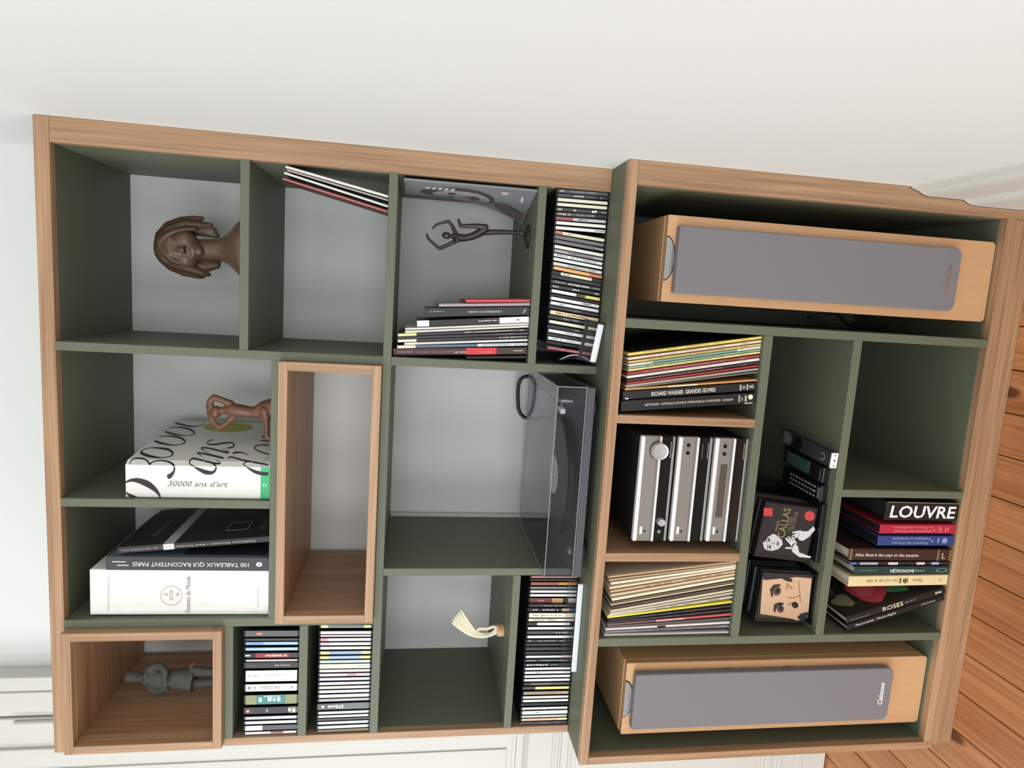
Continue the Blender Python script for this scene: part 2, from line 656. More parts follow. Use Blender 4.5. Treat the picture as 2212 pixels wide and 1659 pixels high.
def box_insert(label, x0, x1, z0, z1, t, lipl, lipr):
    """four oak boards; in front of the carcass (y < 0) the boards lap over the neighbouring edges by the lips"""
    b = thing('box_insert', label, 'box', ((x0 + x1) / 2, .17, z0))
    yp = -.020
    MB().box(x0, x1, 0, .36, z1 - t, z1).box(x0 - lipl, x1 + lipr, yp, -.0003, z1 - t, z1).build('box_top', 'oak_x', b, bevel=.0008)
    MB().box(x0, x1, 0, .36, z0, z0 + t).box(x0 - lipl, x1 + lipr, yp, -.0003, z0, z0 + t).build('box_bottom', 'oak_x', b, bevel=.0008)
    MB().box(x0, x0 + t - lipl, 0, .36, z0 + t, z1 - t).box(x0 - lipl, x0 + t - lipl, yp, -.0003, z0 + t, z1 - t).build('box_side', 'oak_z', b, bevel=.0008)
    MB().box(x1 - t + lipr, x1, 0, .36, z0 + t, z1 - t).box(x1 - t + lipr, x1 + lipr, yp, -.0003, z0 + t, z1 - t).build('box_side', 'oak_z', b, bevel=.0008)
    return b


box_insert('wide oak box insert, empty, standing proud in the middle of the bookcase', P3A + .0005, P1B - .0005, S3A + .0006, S2B - .0005, .0195, .006, 0)
box_insert('smaller oak box insert housing the grey soldier figurine, in the bookcase corner', XL1 + .0005, P3B - .0005, S6A + .0006, ZT1 - .0008, .0195, .0115, .0)

# ------------------------------------------------------------------ lower cabinet
YL = -.1188
ZL1, Q1A, Q1B, Q2A, Q2B = 1.0122, .0937, .0740, -.6445, -.6645
T1A, T1B, T2A, T2B, R1A, R1B, ZB1, ZB0, YP = .6868, .6660, .4660, .4450, -.2785, -.2967, .1197, .0970, -.1140
D1A, D1B, D2A, D2B = -.1180, -.1370, -.4374, -.4577
lo_u = thing('media_cabinet', 'deep sage-green media cabinet with oak front edges under the bookcase', 'cabinet', ((XR0 + XL0) / 2, .13, FZ))
board(lo_u, 'top_board', XL0, XR0, YL + .0202, YB, ZL1, ZL, 'sage')
board(lo_u, 'top_edge', XL0, XR0, YL, YL + .020, ZL1, ZL, 'oak_x')
board(lo_u, 'side_panel', XR1, XR1 + .018, YL + .0202, YB, ZB1, ZL1 - .0002, 'sage')
fp = [(XR1, FZ + .0004), (.3945, FZ + .0004), (.3945, .206), (.3958, .222), (.4005, .235), (.4055, .244), (.4055, .331), (.408, .346), (.4145, .358), (.4195, .376), (XR0, .382), (XR0, ZL1 - .0003), (XR1, ZL1 - .0003)]
MB().prism([(a, YL, b) for a, b in fp], (0, .020, 0)).build('filler_edge', 'oak_z', lo_u, bevel=.0006)
board(lo_u, 'side_panel', XL0 + .0002, XL1, YL + .0202, YB, ZB0, ZL1 - .0002, 'sage')
board(lo_u, 'side_edge', XL0, XL1, YL, YL + .020, ZB0, ZL1 - .0003, 'oak_z')
board(lo_u, 'bottom_board', XL1, XR1, YL + .0202, YB, ZB0, ZB1, 'sage')
board(lo_u, 'bottom_edge', XL1, XR1, YL, YL + .020, ZB0, ZB1, 'oak_x')
board(lo_u, 'plinth', XL0 + .009, XR1 - .0002, YP, YP + .019, FZ + 0.0004, ZB0 - .0003, 'oak_x')
MB().box(XL1, XR1, YB - .006, YB, ZB1, ZL1).build('back_panel', 'sage', lo_u)
board(lo_u, 'divider', Q1B, Q1A, YL + .0002, YB - .006, ZB1, ZL1, 'sage')
board(lo_u, 'divider', Q2B, Q2A, YL + .0002, YB - .006, ZB1, ZL1, 'sage')
board(lo_u, 'shelf', Q2A, Q1B, YL + .0002, YB - .006, T1B, T1A, 'sage')
board(lo_u, 'shelf', Q2A, Q1B, YL + .0002, YB - .006, T2B, T2A, 'sage')
board(lo_u, 'divider', R1B, R1A, YL + .0002, YB - .006, ZB1, T2B, 'sage')
board(lo_u, 'oak_divider', D1B, D1A, YL + .0002, YB - .006, T1A, ZL1, 'oak_z')
board(lo_u, 'oak_divider', D2B, D2A, YL + .0002, YB - .006, T1A, ZL1, 'oak_z')

# ------------------------------------------------------------------ things on the shelves: common builders
INK = {}


def paint(r, g, b, rough=0.55, **k):
    key = 'paper_%d_%d_%d_%d' % (r, g, b, int(rough * 100))
    if key not in MATS:
        mat(key, rgb(r, g, b), rough, 0.04, 70, **k)
    return MATS[key]


mat('case_plastic', rgb(30, 30, 31), 0.22, 0.1, 30)  # clear jewel cases; near-black puts their dark depth into the colour
clear('clear_plastic', (0.90, 0.91, 0.92), 0.05, 1.45)
clear('smoked_plastic', (0.90, 0.91, 0.93), 0.03, 1.48)
mat('pages', rgb(214, 206, 188), 0.8, 0.12, 30, stretch=(40, 1, 1))
mat('black_plastic', rgb(20, 20, 21), 0.35, 0.1, 30)
mat('black_matte', rgb(16, 16, 17), 0.7, 0.1, 30)
mat('silver', rgb(190, 190, 188), 0.28, 0.04, 30, metallic=0.85)
mat('chrome', rgb(205, 205, 204), 0.28, 0.03, 20, metallic=0.55)
ORD = ['first', 'second', 'third', 'fourth', 'fifth', 'sixth', 'seventh', 'eighth', 'ninth', 'tenth', 'eleventh', 'twelfth', 'thirteenth',
       'fourteenth', 'fifteenth', 'sixteenth', 'seventeenth', 'eighteenth', 'nineteenth', 'twentieth']
ORD += ['twenty-' + o for o in ORD[:9]] + ['thirtieth'] + ['thirty-' + o for o in ORD[:9]]


class Slab:
    """a book, sleeve or case standing on a shelf with its spine to the room.
    (uT, vT), (uB, vB): upper and lower end of the spine's middle line in the picture, at depth Y0."""

    def __init__(self, name, label, cat, uT, vT, uB, vB, t, Y0, depth, rest=None, group=None, length=None, lim=None):
        self.uT, self.uB, self.t, self.Y0, self.depth = uT, uB, t, Y0, depth
        a, b = at(uT, vT, Y0), at(uB, vB, Y0)
        self.ez = (a - b).normalized()
        self.ex = Vector((self.ez.z, 0, -self.ez.x))
        self.ey = Vector((0, 1, 0))
        if length:
            a = b + self.ez * length
        self.L = (a - b).length
        if rest is not None:
            low = min((b + self.ex * s * t / 2).z for s in (-1, 1))
            dz = rest + .0006 - low
            k = 0 if length else 1
            b = b + Vector((0, 0, dz))
            if length:
                a = a + Vector((0, 0, dz))
            else:
                self.ez = (a - b).normalized()
                self.ex = Vector((self.ez.z, 0, -self.ez.x))
                self.L = (a - b).length
        if lim:
            xs_ = [(q_ + self.ex * k_ * t / 2).x for q_ in (a, b) for k_ in (-1, 1)]
            dx = max(0, lim[0] + .0006 - min(xs_)) - max(0, max(xs_) - lim[1] + .0006)
            a, b = a + Vector((dx, 0, 0)), b + Vector((dx, 0, 0))
        self.a, self.b = a, b
        self.root = thing(name, label, cat, (b.x, Y0 + depth / 2, b.z), group)

    def p(self, a, b, y=0.0):      # a: 0 top .. 1 bottom, b: -1 left .. 1 right, y: metres behind the spine face
        return self.a + (self.b - self.a) * a + self.ex * (b * self.t / 2) + self.ey * y

    def au(self, u):
        return (u - self.uT) / (self.uB - self.uT)

    def block(self, name, m, a0, a1, b0, b1, y0, y1, bevel=0.0, parent=None, seg=1):
        c = (self.p(a0, b0, y0) + self.p(a1, b1, y1)) / 2
        mb = MB().obox(c, self.ex, self.ey, self.ez, abs(b1 - b0) * self.t / 2, y1 - y0, abs(a1 - a0) * self.L)
        return mb.build(name, m, parent or self.root, bevel=bevel, seg=seg)

    def band(self, u0, u1, b0, b1, m, name='spine_print', off=.0005):
        return self.block(name, m, self.au(u0), self.au(u1), b0, b1, -off, .0002)

    def text(self, u0, u1, bc, bh, body, m, flip=False, shear=0.0, bold=0.0, off=.0008):
        a0, a1 = self.au(u0), self.au(u1)
        eu, ev = (-self.ez, self.ex) if not flip else (self.ez, -self.ex)
        lettering(self.root, body, self.p((a0 + a1) / 2, bc, -off), eu, ev, abs(a1 - a0) * self.L, bh * self.t / 2, m, shear, bold)

    def marks(self, a0, a1, bc, bh, n, m, name='spine_marks'):
        """print too small to read: a row of little bars of uneven height"""
        mb = MB()
        rnd = random.Random(int(a0 * 1000) + n * 7 + int(self.L * 1e5))
        w = (a1 - a0) / n
        for i in range(n):
            if n > 4 and rnd.random() < .12:
                continue
            h = bh * rnd.uniform(.55, 1.0)
            c = self.p(a0 + w * (i + .5), bc + bh * rnd.uniform(-.1, .1), -.0006)
            mb.obox(c, self.ex, self.ey, self.ez, h * self.t / 2, .0003, abs(w) * self.L * rnd.uniform(.55, .9))
            if n <= 8:
                mb.build(name, m, self.root)
                mb = MB()
        if mb.v:
            mb.build(name, m, self.root)['kind'] = 'stuff'

    def book(self, cover, board=.0025, pages='pages', inset=.004, square=True):
        """hard cover: two boards and a spine around the page block"""
        mb = MB()
        e = board / self.t * 2
        ia = inset / self.L
        for b0, b1, y0, y1 in ((-1, -1 + e, board, self.depth), (1 - e, 1, board, self.depth), (-1, 1, 0, board)):
            c = (self.p(0, b0, y0) + self.p(1, b1, y1)) / 2
            mb.obox(c, self.ex, self.ey, self.ez, (b1 - b0) * self.t / 2, y1 - y0, self.L)
        mb.build('cover', cover, self.root, bevel=min(.0012, board * .4))
        self.block('page_block', pages, ia, 1 - ia, -1 + e + .01, 1 - e - .01, board + .0003, self.depth - inset)
        return self

    def sleeve(self, m, bevel=.0008, name='sleeve'):
        self.block(name, m, 0, 1, -1, 1, 0, self.depth, bevel=bevel)
        return self


def spread(rows, uT, uB, Y0, gap=.0004):
    """push neighbours apart along the row until none runs into the next; rows of [vT, vB, thickness m], down the photo"""
    xs = [[at(uT, r[0], Y0).x, at(uB, r[1], Y0).x, r[2]] for r in rows]
    k = [(at(uT, 1000, Y0).x - at(uT, 1001, Y0).x), (at(uB, 1000, Y0).x - at(uB, 1001, Y0).x)]
    out = [list(rows[0])]
    for i in range(1, len(rows)):
        r = list(rows[i])
        for e in (0, 1):
            need = (out[-1][2] + r[2]) / 2 * 1.012 + gap
            have = (r[e] - out[-1][e]) * k[e]
            if have < need:
                r[e] += (need - have) / k[e]
        out.append(r)
    return out


# ------------------------------------------------------------------ compact discs
LEGIBLE = {'TRESORS', 'QUEEN', 'Serge Gainsbourg'}


def cd(rows, uT, uB, Y0, rest, where, group, lim, length=.1245):
    """rows: (vT, vB, thickness mm, colour word, spine colour(s), style)"""
    sp = spread([(r[0], r[1], r[2] / 1000) for r in rows], uT, uB, Y0, .0004)
    for i, r in enumerate(rows):
        th, word, cols, extra = r[2:]
        vT, vB, t = sp[i]
        proud = extra.get('proud', random.uniform(-.0015, .0015))
        lab = '%s CD spine, %s from photo top in column %s' % (word, ORD[i], where)
        s = Slab('cd_case', lab, 'CD case', uT, vT, uB, vB, t, Y0 - proud, .138, rest, group, length, lim)
        s.block('case', MATS[extra.get('case', 'case_plastic')], 0, 1, -.96, .96, 0, s.depth, bevel=.0007)
        # paper strip of the spine, one block per colour
        tot = sum(c[1] for c in cols)
        a = .035
        w = extra.get('w', .70 if th < 12 else .84)
        for c, share in cols:
            b_ = a + .93 * share / tot
            if c is not None:
                s.block('spine_card', paint(*c), a, b_, -w, w, -.0004, .0006)
            a = b_
        for tx in extra.get('tx', ()):
            f0, f1, body, c = tx[:4]
            fl = tx[4] if len(tx) > 4 else False
            bh = tx[5] if len(tx) > 5 else .8
            bc = tx[6] if len(tx) > 6 else 0
            eu, ev = (-s.ez, s.ex) if not fl else (s.ez, -s.ex)
            if body in LEGIBLE:
                lettering(s.root, body, s.p((f0 + f1) / 2, bc, -.0007), eu, ev, (f1 - f0) * s.L, bh * t / 2, paint(*c), .15, name='spine_lettering')
            else:
                s.marks(f0, f1, bc, bh, len(body), paint(*c))


WH, CR, DK, GR = (238, 238, 234), (236, 230, 206), (46, 46, 48), (120, 119, 117)
W_ = [(WH, 1)]
C_ = [(CR, 1)]
D_ = [(DK, 1)]
G_ = [(GR, 1)]
TXW, TXD, TXG = (205, 205, 203), (90, 90, 92), (150, 150, 150)


def T(*a):
    return {'tx': a}


right_rows = [
    (410.7, 419.5, 9.6, 'dark grey', [((84, 84, 88), 1)], T((.06, .16, 'MOZART', TXW), (.25, .75, 'LE NOZZE DI FIGARO', TXG))),
    (421.2, 429.0, 9.6, 'dark mauve', [((80, 77, 84), 3), ((48, 48, 52), 1)], T((.32, .52, 'REQUIEM', TXW), (.82, .86, 'o', TXW))),
    (430.5, 439.5, 9.6, 'cream', C_, {}), (441.0, 449.8, 9.6, 'pale cream', [((238, 232, 208), 1)], {}),
    (451.5, 459.8, 9.6, 'charcoal', [((70, 66, 68), 1)], T((.04, .14, 'DUKE', TXW), (.33, .39, 'C', TXW), (.68, .78, 'co', (240, 240, 240), False, 1.2), (.86, .97, 'ECM', TXG))),
    (461.7, 469.0, 9.6, 'slate grey', [((86, 86, 86), 3), (DK, 1)], T((.05, .30, 'SCHUBERT', TXW), (.4, .75, 'WINTERREISE', TXG))),
    (471.4, 479.5, 9.6, 'red and silver', [((166, 96, 98), 1), ((196, 195, 195), 2)], T((.45, .6, 'ARIAS', TXD))),
    (481.0, 490.0, 9.6, 'white', W_, {}), (491.8, 501.0, 9.6, 'bright white', W_, T((.75, .95, 'PHILIPS', TXG))),
    (501.4, 520.4, 9.6, 'red-tipped cream', [((220, 112, 104), 1), (CR, 6)], T((.22, .4, 'CHANSONS', TXG))),
    (511.0, 531.0, 10.2, 'plain grey', G_, {}), (521.0, 541.0, 10.2, 'mid grey', [(GR, 4), ((70, 66, 66), 1)], T((.8, .97, 'BRAHMS', TXW))),
    (532.0, 553.0, 9.6, 'ivory', [((240, 238, 228), 1)], {}), (541.0, 562.0, 9.0, 'mauve-grey', [((176, 168, 172), 2), ((140, 134, 138), 2), ((176, 168, 172), 1)], T((.25, .45, 'QUARTETS', TXD))),
    (550.0, 571.5, 9.0, 'white lettered', W_, T((.08, .3, 'WIENER', TXG), (.35, .85, 'PHILHARMONIKER', TXG))),
    (559.0, 580.5, 9.0, 'plain white', W_, {}), (569.0, 591.0, 9.6, 'off-white', [((234, 234, 228), 1)], T((.3, .85, 'LES PLUS BELLES VOIX', TXG))),
    (578.3, 600.4, 8.0, 'orange', [((240, 176, 104), 3), ((214, 128, 84), 1)], {'proud': .004, 'w': .9}),
    (588.3, 609.2, 9.0, 'cream-labelled', [(DK, 1), (CR, 4), (DK, 1.2)], T((.24, .36, 'CHOPIN', TXD))),
    (597.0, 617.5, 9.6, 'all-black', [((56, 58, 58), 1)], {}),
    (607.8, 627.0, 9.6, 'black white-lettered', [((60, 64, 62), 1)], T((.06, .3, 'THE BEST OF', TXG), (.34, .75, 'ELLA AND LOUIS', (225, 225, 225)), (.78, .95, 'VERVE', TXG))),
    (618.0, 637.5, 9.6, 'plum black', [((62, 60, 64), 1)], T((.05, .17, 'TRIO', TXW), (.42, .57, 'LIVE', (225, 225, 225)), (.86, .95, 'BMG', TXW))),
    (628.0, 648.5, 9.6, 'white and yellow', [(WH, 5), ((120, 108, 72), 2), ((240, 222, 120), 3)], T((.52, .66, 'JAZZ', DK))),
    (636.5, 656.5, 6.0, 'thin black', D_, {}), (644.0, 664.0, 9.6, 'white small-lettered', W_, T((.62, .82, 'PIANO SOLO', TXD))),
    (654.0, 674.0, 9.6, 'clean white', W_, T((.2, .3, 'No 4', TXG))), (663.0, 683.0, 9.0, 'dark violet', [((62, 56, 62), 1)], T((.4, .62, 'ARMSTRONG', (120, 118, 122)))),
    (674.0, 694.0, 9.6, 'beige', [((236, 216, 172), 1)], dict(T((.14, .75, 'MUSIQUE ANCIENNE A LYON', (110, 90, 60))), proud=.003, w=.9)),
    (684.0, 703.5, 9.6, 'aubergine', [((60, 55, 60), 1)], T((.3, .6, 'DEBUSSY', TXG))), (694.5, 714.0, 9.6, 'buttery', [((240, 232, 206), 1)], {}),
    (705.0, 724.0, 9.6, 'dull black', D_, T((.52, .7, 'SATIE', TXG))), (714.0, 733.0, 9.6, 'snow white', W_, T((.35, .5, 'BACH', TXG))),
    (722.5, 741.0, 7.0, 'narrow black', D_, {}), (730.0, 748.5, 9.6, 'white thrice-lettered', W_, T((.1, .3, 'RAVEL', TXG), (.38, .55, 'BOLERO', TXG))),
    (739.0, 757.0, 7.0, 'deep black', [((34, 30, 32), 1)], {}), (751.0, 768.5, 10.2, 'dusty red', [((176, 88, 92), 1)], dict(T((.3, .75, 'BOHEME', (214, 150, 140))), case='clear_plastic', w=.6))]  # the unlettered one is a dark gap between discs, filled with black
cd(right_rows, 1203, 1313, .006, ZL, 'beside the dancer', 'compact discs beside the dancer', (P1A, XR1))

left_rows = []


def L(v, th, word, cols, **k):
    dv = 0 if v < 1330 else -(v - 1330) / 232 * 3.2
    left_rows.append((v - dv * .0, v + dv, th, word, cols, k))


L(1246.5, 6, 'pink', [((206, 132, 128), 1)])
L(1253, 6, 'maroon', [((70, 28, 26), 1)])
L(1261, 10, 'rust red', [((150, 88, 76), 3), ((196, 136, 72), 2)], case='clear_plastic')
L(1270, 8, 'grey', [((128, 128, 130), 1)])
L(1277.8, 8, 'white', W_)
L(1286, 8.6, 'white-paper', W_)
L(1297.5, 14, 'pictorial red', [((140, 70, 70), 4), ((226, 160, 120), 1), ((216, 170, 110), 1), ((56, 52, 54), 1), ((220, 214, 210), 1.4)], tx=((.1, .32, 'OPERA', (190, 150, 150)),))
L(1308.5, 7.5, 'slim black', D_, proud=.010, tx=((.3, .75, 'MIROIR DE LA MUSIQUE', TXG),))
L(1317.5, 10, 'blue-dotted black', [((28, 30, 34), 6), ((206, 176, 140), 1.4), ((62, 108, 160), 1)], tx=((.1, .2, 'Jazz', TXW), (.3, .62, 'Figaro 1/4', TXW)))
L(1329.3, 12, 'cream', C_, w=.95, tx=((.1, .7, 'LES GRANDES HEURES', TXG),), proud=.003)
L(1339.3, 8.5, 'ivory lettered', [((240, 232, 212), 1)], tx=((.08, .6, 'PIERRE HANTAI', TXG),))
L(1348, 9, 'white-labelled', [(DK, 1.2), (WH, 4.6), (DK, .6)])
L(1357.5, 9, 'chalk white', W_)
L(1366.8, 9.6, 'brown', [((80, 74, 72), 1)], proud=.004, tx=((.6, .85, 'WES 1960', TXW),))
L(1376, 9, 'pure white', W_, tx=((.88, .94, 'Q', TXD),))
L(1384.8, 8, 'grey-lettered black', [((52, 52, 54), 1)], tx=((.05, .12, 'No', TXW), (.25, .85, 'GLENN PLAYS', TXG)))
L(1393, 8.5, 'matte black', [((44, 44, 46), 1)])
L(1402, 9.6, 'smoky black', [((54, 54, 56), 1)])
L(1411, 8.5, 'jet black', [((42, 42, 44), 1)])
L(1419, 7.6, 'pastel', [((232, 232, 238), 2), ((204, 224, 230), 2), ((236, 210, 212), 2)])
L(1427.3, 8.5, 'lettered charcoal', [((48, 48, 52), 1)], tx=((.05, .25, 'SONATES', TXG), (.32, .9, 'POUR PIANO', TXG)))
L(1436.6, 8.5, 'two-tone black', [((40, 40, 42), 1)], tx=((.05, .5, 'KEITH J', (225, 225, 225)), (.55, .7, 'KOLN', TXG)))
L(1445, 8.3, 'white-edged', W_)
L(1453.3, 8.3, 'white dotted', W_, tx=((.25, .34, 'OO', TXG),))
L(1461.6, 8.3, 'blank white', W_)
L(1469.6, 8.3, 'milk white', W_)
L(1478, 8.6, 'sepia', [((60, 54, 40), 1), ((112, 98, 98), 3), ((92, 82, 82), 3)], case='clear_plastic')
L(1487, 9, 'black and yellow', [((64, 62, 58), 1), ((240, 224, 130), 3)])
L(1497.6, 11, 'tan', [((156, 140, 118), 1)], case='clear_plastic', tx=((.75, .95, 'Lakme', (210, 200, 180)),))
L(1506.7, 8, 'cream-white', [((240, 234, 218), 1)])
L(1514.3, 8, 'spotless white', W_)
L(1522.3, 8, 'unlabelled black', [((18, 18, 20), 1)])  # dark gap between two discs, filled in as a black spine
L(1531, 8.6, 'part-lettered white', W_, tx=((.1, .9, 'LES QUATRE SAISONS', TXG, False, .5, -.5),))
L(1540, 9.6, 'broad white', W_, w=.92, proud=.003, tx=((.3, .4, 'EMI', TXG),))
L(1548.3, 7, 'narrow white', W_)
L(1555, 6, 'apricot', [((228, 182, 138), 4), ((238, 218, 150), 1)], w=.9, proud=.002)
L(1562.3, 7.5, 'navy', [((70, 78, 108), 1)], tx=((.4, .9, 'CONCERTO', (130, 140, 170)),))
cd(left_rows, 1133, 1232, .006, ZL, 'beside the cream fan sculpture', 'compact discs beside the cream fan', (XL1, P4B))

a_rows = []


def A(v, th, word, cols, **k):
    a_rows.append((v, v - (v - 1340) / 260 * 4.5, th, word, cols, k))


A(1369, 15.5, 'soft dark grey', [((92, 93, 95), 1)], w=.9, proud=.004, tx=((.22, .34, 'H', (230, 140, 100), False, .9),))
A(1382, 6, 'shadowed grey', [((66, 66, 66), 1)], w=.9)
A(1390.3, 9.6, 'sky blue', [((128, 166, 214), 1), ((168, 200, 232), 2)])
A(1402.6, 9.6, 'ice blue', [((158, 198, 228), 1), ((176, 208, 236), 2)])
A(1416.5, 14, 'black and red', [((40, 36, 36), 1.2), ((150, 52, 60), 4), ((60, 58, 58), 1)], tx=((.02, .12, 'M', WH), (.38, .78, 'ZOOM SUR LE MONDE', (235, 205, 200), True, .8)), w=.8)
A(1427.3, 5, 'thin white', W_, w=.9)
A(1438, 15, 'black script-lettered', [((58, 54, 58), 1)], proud=.003, w=.9, tx=((.02, .28, '-', (170, 90, 96), False, .3), (.56, .84, 'Serge Gainsbourg', TXW, False, .8)))
A(1461, 28, 'broad pale blue-white', [((222, 230, 232), 1)], w=.98, case='clear_plastic', tx=((.06, .3, 'QUEEN', (150, 160, 162), False, .35), (.34, .8, 'GREATEST HITS LIVE', (170, 178, 178), False, .15, .1)))
A(1486.5, 18, 'cream box', [((232, 228, 220), 1)], w=.98, tx=((.06, .14, 'o', TXG, False, 1), (.18, .22, 'II', (196, 130, 120), False, 1.2), (.29, .66, 'TRESORS', (150, 140, 130), False, .9), (.86, .9, 'A', TXG, False, .8)))
A(1512.5, 24, 'green and teal', [((146, 150, 110), 1.3), ((74, 136, 130), 3.6), ((146, 150, 110), 1.4)], w=.97, tx=((.26, .68, 'SWING', (206, 230, 220), True, .9), (.36, .66, 'PARIS', (206, 230, 220), True, .3, .7)))
A(1536, 17, 'black pictorial', [((70, 60, 58), 1), ((52, 50, 54), 5), ((120, 118, 112), 1)], w=.96, tx=((.04, .12, 'K', (236, 190, 160), False, 1.2), (.4, .46, 'I', (140, 138, 138), False, 1.4), (.8, .96, 'NM', (210, 206, 190), False, 1.3)))
A(1552, 9.6, 'silver', [((196, 196, 206), 2), ((220, 222, 232), 2)])
A(1562, 9.6, 'bluish white', [((226, 228, 236), 1), ((210, 224, 236), 1)])
A(1573.8, 13, 'white and grey', [((232, 234, 236), 1), ((92, 92, 96), 2)], w=.92)
A(1584.2, 7, 'smudged white', [((238, 236, 238), 2), ((150, 124, 124), 1), ((238, 236, 238), 1)], case='clear_plastic')
A(1591.6, 5, 'lilac white', [((228, 222, 230), 1)], case='clear_plastic')
cd(a_rows, 523, 641, .008, S7A, 'nearest the soldier figurine', 'compact discs nearest the soldier figurine', (XL1, P3B))

b_rows = []


def Bq(v, th, word, cols, **k):
    b_rows.append((v, v - (v - 1340) / 260 * 5.5, th, word, cols, k))


YE = (226, 222, 150)
Bq(1353.5, 9, 'grey-green yellow-tipped', [(YE, 1), ((122, 130, 128), 5), (YE, 1)])
Bq(1366.8, 9.6, 'white', W_)
Bq(1373.6, 4.5, 'thin pinkish', [((228, 206, 208), 1)], w=.9)
Bq(1382, 9.3, 'white pink-tipped', [((222, 160, 176), 1), (WH, 6)])
Bq(1390.8, 9.3, 'white rose-tipped', [((224, 190, 204), 1.2), (WH, 5)])
Bq(1399.8, 9.3, 'blush', [((238, 226, 216), 2), ((240, 214, 206), 1)])
Bq(1410.6, 10, 'yellow-ended blue', [(YE, 1), ((150, 178, 214), 3.5), (YE, 1)])
Bq(1420.8, 9.6, 'yellow-ended pale blue', [(YE, 1), ((176, 192, 222), 3.5), (YE, 1.1)])
Bq(1429.8, 9, 'pale cyan', [((214, 236, 240), 1)])
Bq(1439.8, 11.5, 'broad cream', [((240, 232, 208), 1)], w=.96, proud=.004, tx=((.05, .12, 'CD', TXG, False, .4), (.75, .9, 'MUSICA', TXD, False, .4)))
Bq(1449, 8.6, 'eggshell', [((240, 234, 214), 1)])
Bq(1457.6, 9.3, 'rose pink', [((236, 202, 206), 3), ((226, 148, 162), 1), ((236, 190, 196), 1.5)])
Bq(1467.6, 9.3, 'pearl grey', [((204, 208, 216), 1)])
Bq(1477.2, 9, 'white and pink', [(WH, 1), ((238, 204, 214), 1)])
Bq(1485.8, 8.6, 'crisp white', W_)
Bq(1494.6, 9.3, 'warm white', [((236, 230, 226), 1)])
Bq(1504.3, 9.6, 'wide white', W_, w=.8)
Bq(1513.2, 8.6, 'silvery', [((212, 214, 222), 1)])
Bq(1527.3, 17, 'grey transparent', [((96, 98, 102), 2), ((112, 120, 120), 3)], case='clear_plastic', proud=.004, w=.9, tx=((.08, .14, 'A', WH, False, 1), (.2, .5, 'I  LUZ', (224, 224, 228), False, 1.1)))
Bq(1540.5, 8.6, 'lavender white', [((236, 230, 240), 1)])
Bq(1548.2, 7.6, 'plain narrow white', W_)
Bq(1554.2, 6, 'dim grey', [((84, 82, 88), 1)])
Bq(1560.8, 8.6, 'aqua white', [((222, 238, 240), 1)])
Bq(1571.8, 9.6, 'cool white', [((226, 230, 236), 1)])
Bq(1579.5, 6, 'olive', [((138, 132, 104), 1)], w=.95)
cd(b_rows, 689, 801, .006, S3A, 'beside the wide oak box', 'compact discs beside the wide oak box', (XL1, P3B))

# ------------------------------------------------------------------ loose plastic cases in front of the two lower CD columns
q = thing('cassette_case', 'clear plastic case with white edge leaning on the CDs beside the dancer', 'plastic case', tuple(atz(1290, 745, ZL)))
YC = -.040
pA, pB, pA2 = at(1292, 699, YC), at(1274, 781, YC), at(1305, 701, YC)
ez = (pA - pB).normalized()
ex = (pA - pA2).normalized()
ex = (ex - ez * ex.dot(ez)).normalized()
wide = (pA - pA2).length
ctr = (pA + pB) / 2 - ex * wide / 2
low = (ctr - ex * wide / 2).z - abs(ez.z) * (pA - pB).length / 2
ctr.z += max(0, ZL + .0012 - low)
yy = Vector((0, 1, 0))
MB().obox(ctr, ez, yy, ez.cross(yy), (pA - pB).length, .007, wide).build('white_edge', paint(236, 240, 242, .3), q, bevel=.003, seg=3)
for nm, m_, sx_, off, dy, sz_ in (('case_shell', 'smoked_plastic', 1.04, .016, .0062, .042), ('case_rib', 'black_plastic', 1.02, .030, .0062, .007)):
    MB().obox(ctr + ex * off + yy * dy, ez, yy, ez.cross(yy), (pA - pB).length * sx_, .003, sz_).build(nm, m_, q, bevel=.0006)
MB().obox(ctr + ez * ((pA - pB).length * .53) + ex * .014 + yy * .006, ez, yy, ez.cross(yy), .0035, .016, .046).build('case_hinge', 'black_plastic', q, bevel=.001)

YC = -.036
c0_, c1_ = at(1262, 1252, YC), at(1238, 1452, YC)
q = thing('cd_wallet', 'clear plastic CD wallets with white edges before the CDs beside the fan sculpture', 'plastic case', ((c0_.x + c1_.x) / 2, YC, ZL))
xa, xb = c1_.x, c0_.x
for i, (w0, w1, h_) in enumerate(((0, .012, .0135), (.004, .030, .010), (.002, .045, .009))):
    y_ = YC + i * .0085
    MB().box(xa + w0, xb - w1, y_, y_ + .006, ZL + .0006, ZL + h_).build('white_edge', paint(228, 233, 234, .3), q, bevel=.0016, seg=2)
MB().box(xa, xb - .010, YC + .0255, YC + .0275, ZL + .0006, ZL + .034).build('clear_wall', 'clear_plastic', q, bevel=.0004)
MB().prism([(xb - .010, YC + .004, ZL + .0136), (xb - .010, YC + .025, ZL + .034), (xb - .010, YC + .025, ZL + .0136)], (-.0012, 0, 0)).build('clear_end', 'clear_plastic', q)
MB().box(xa - .001, xa + .0002, YC, YC + .0275, ZL + .0006, ZL + .034).build('clear_end', 'clear_plastic', q, bevel=.0004)
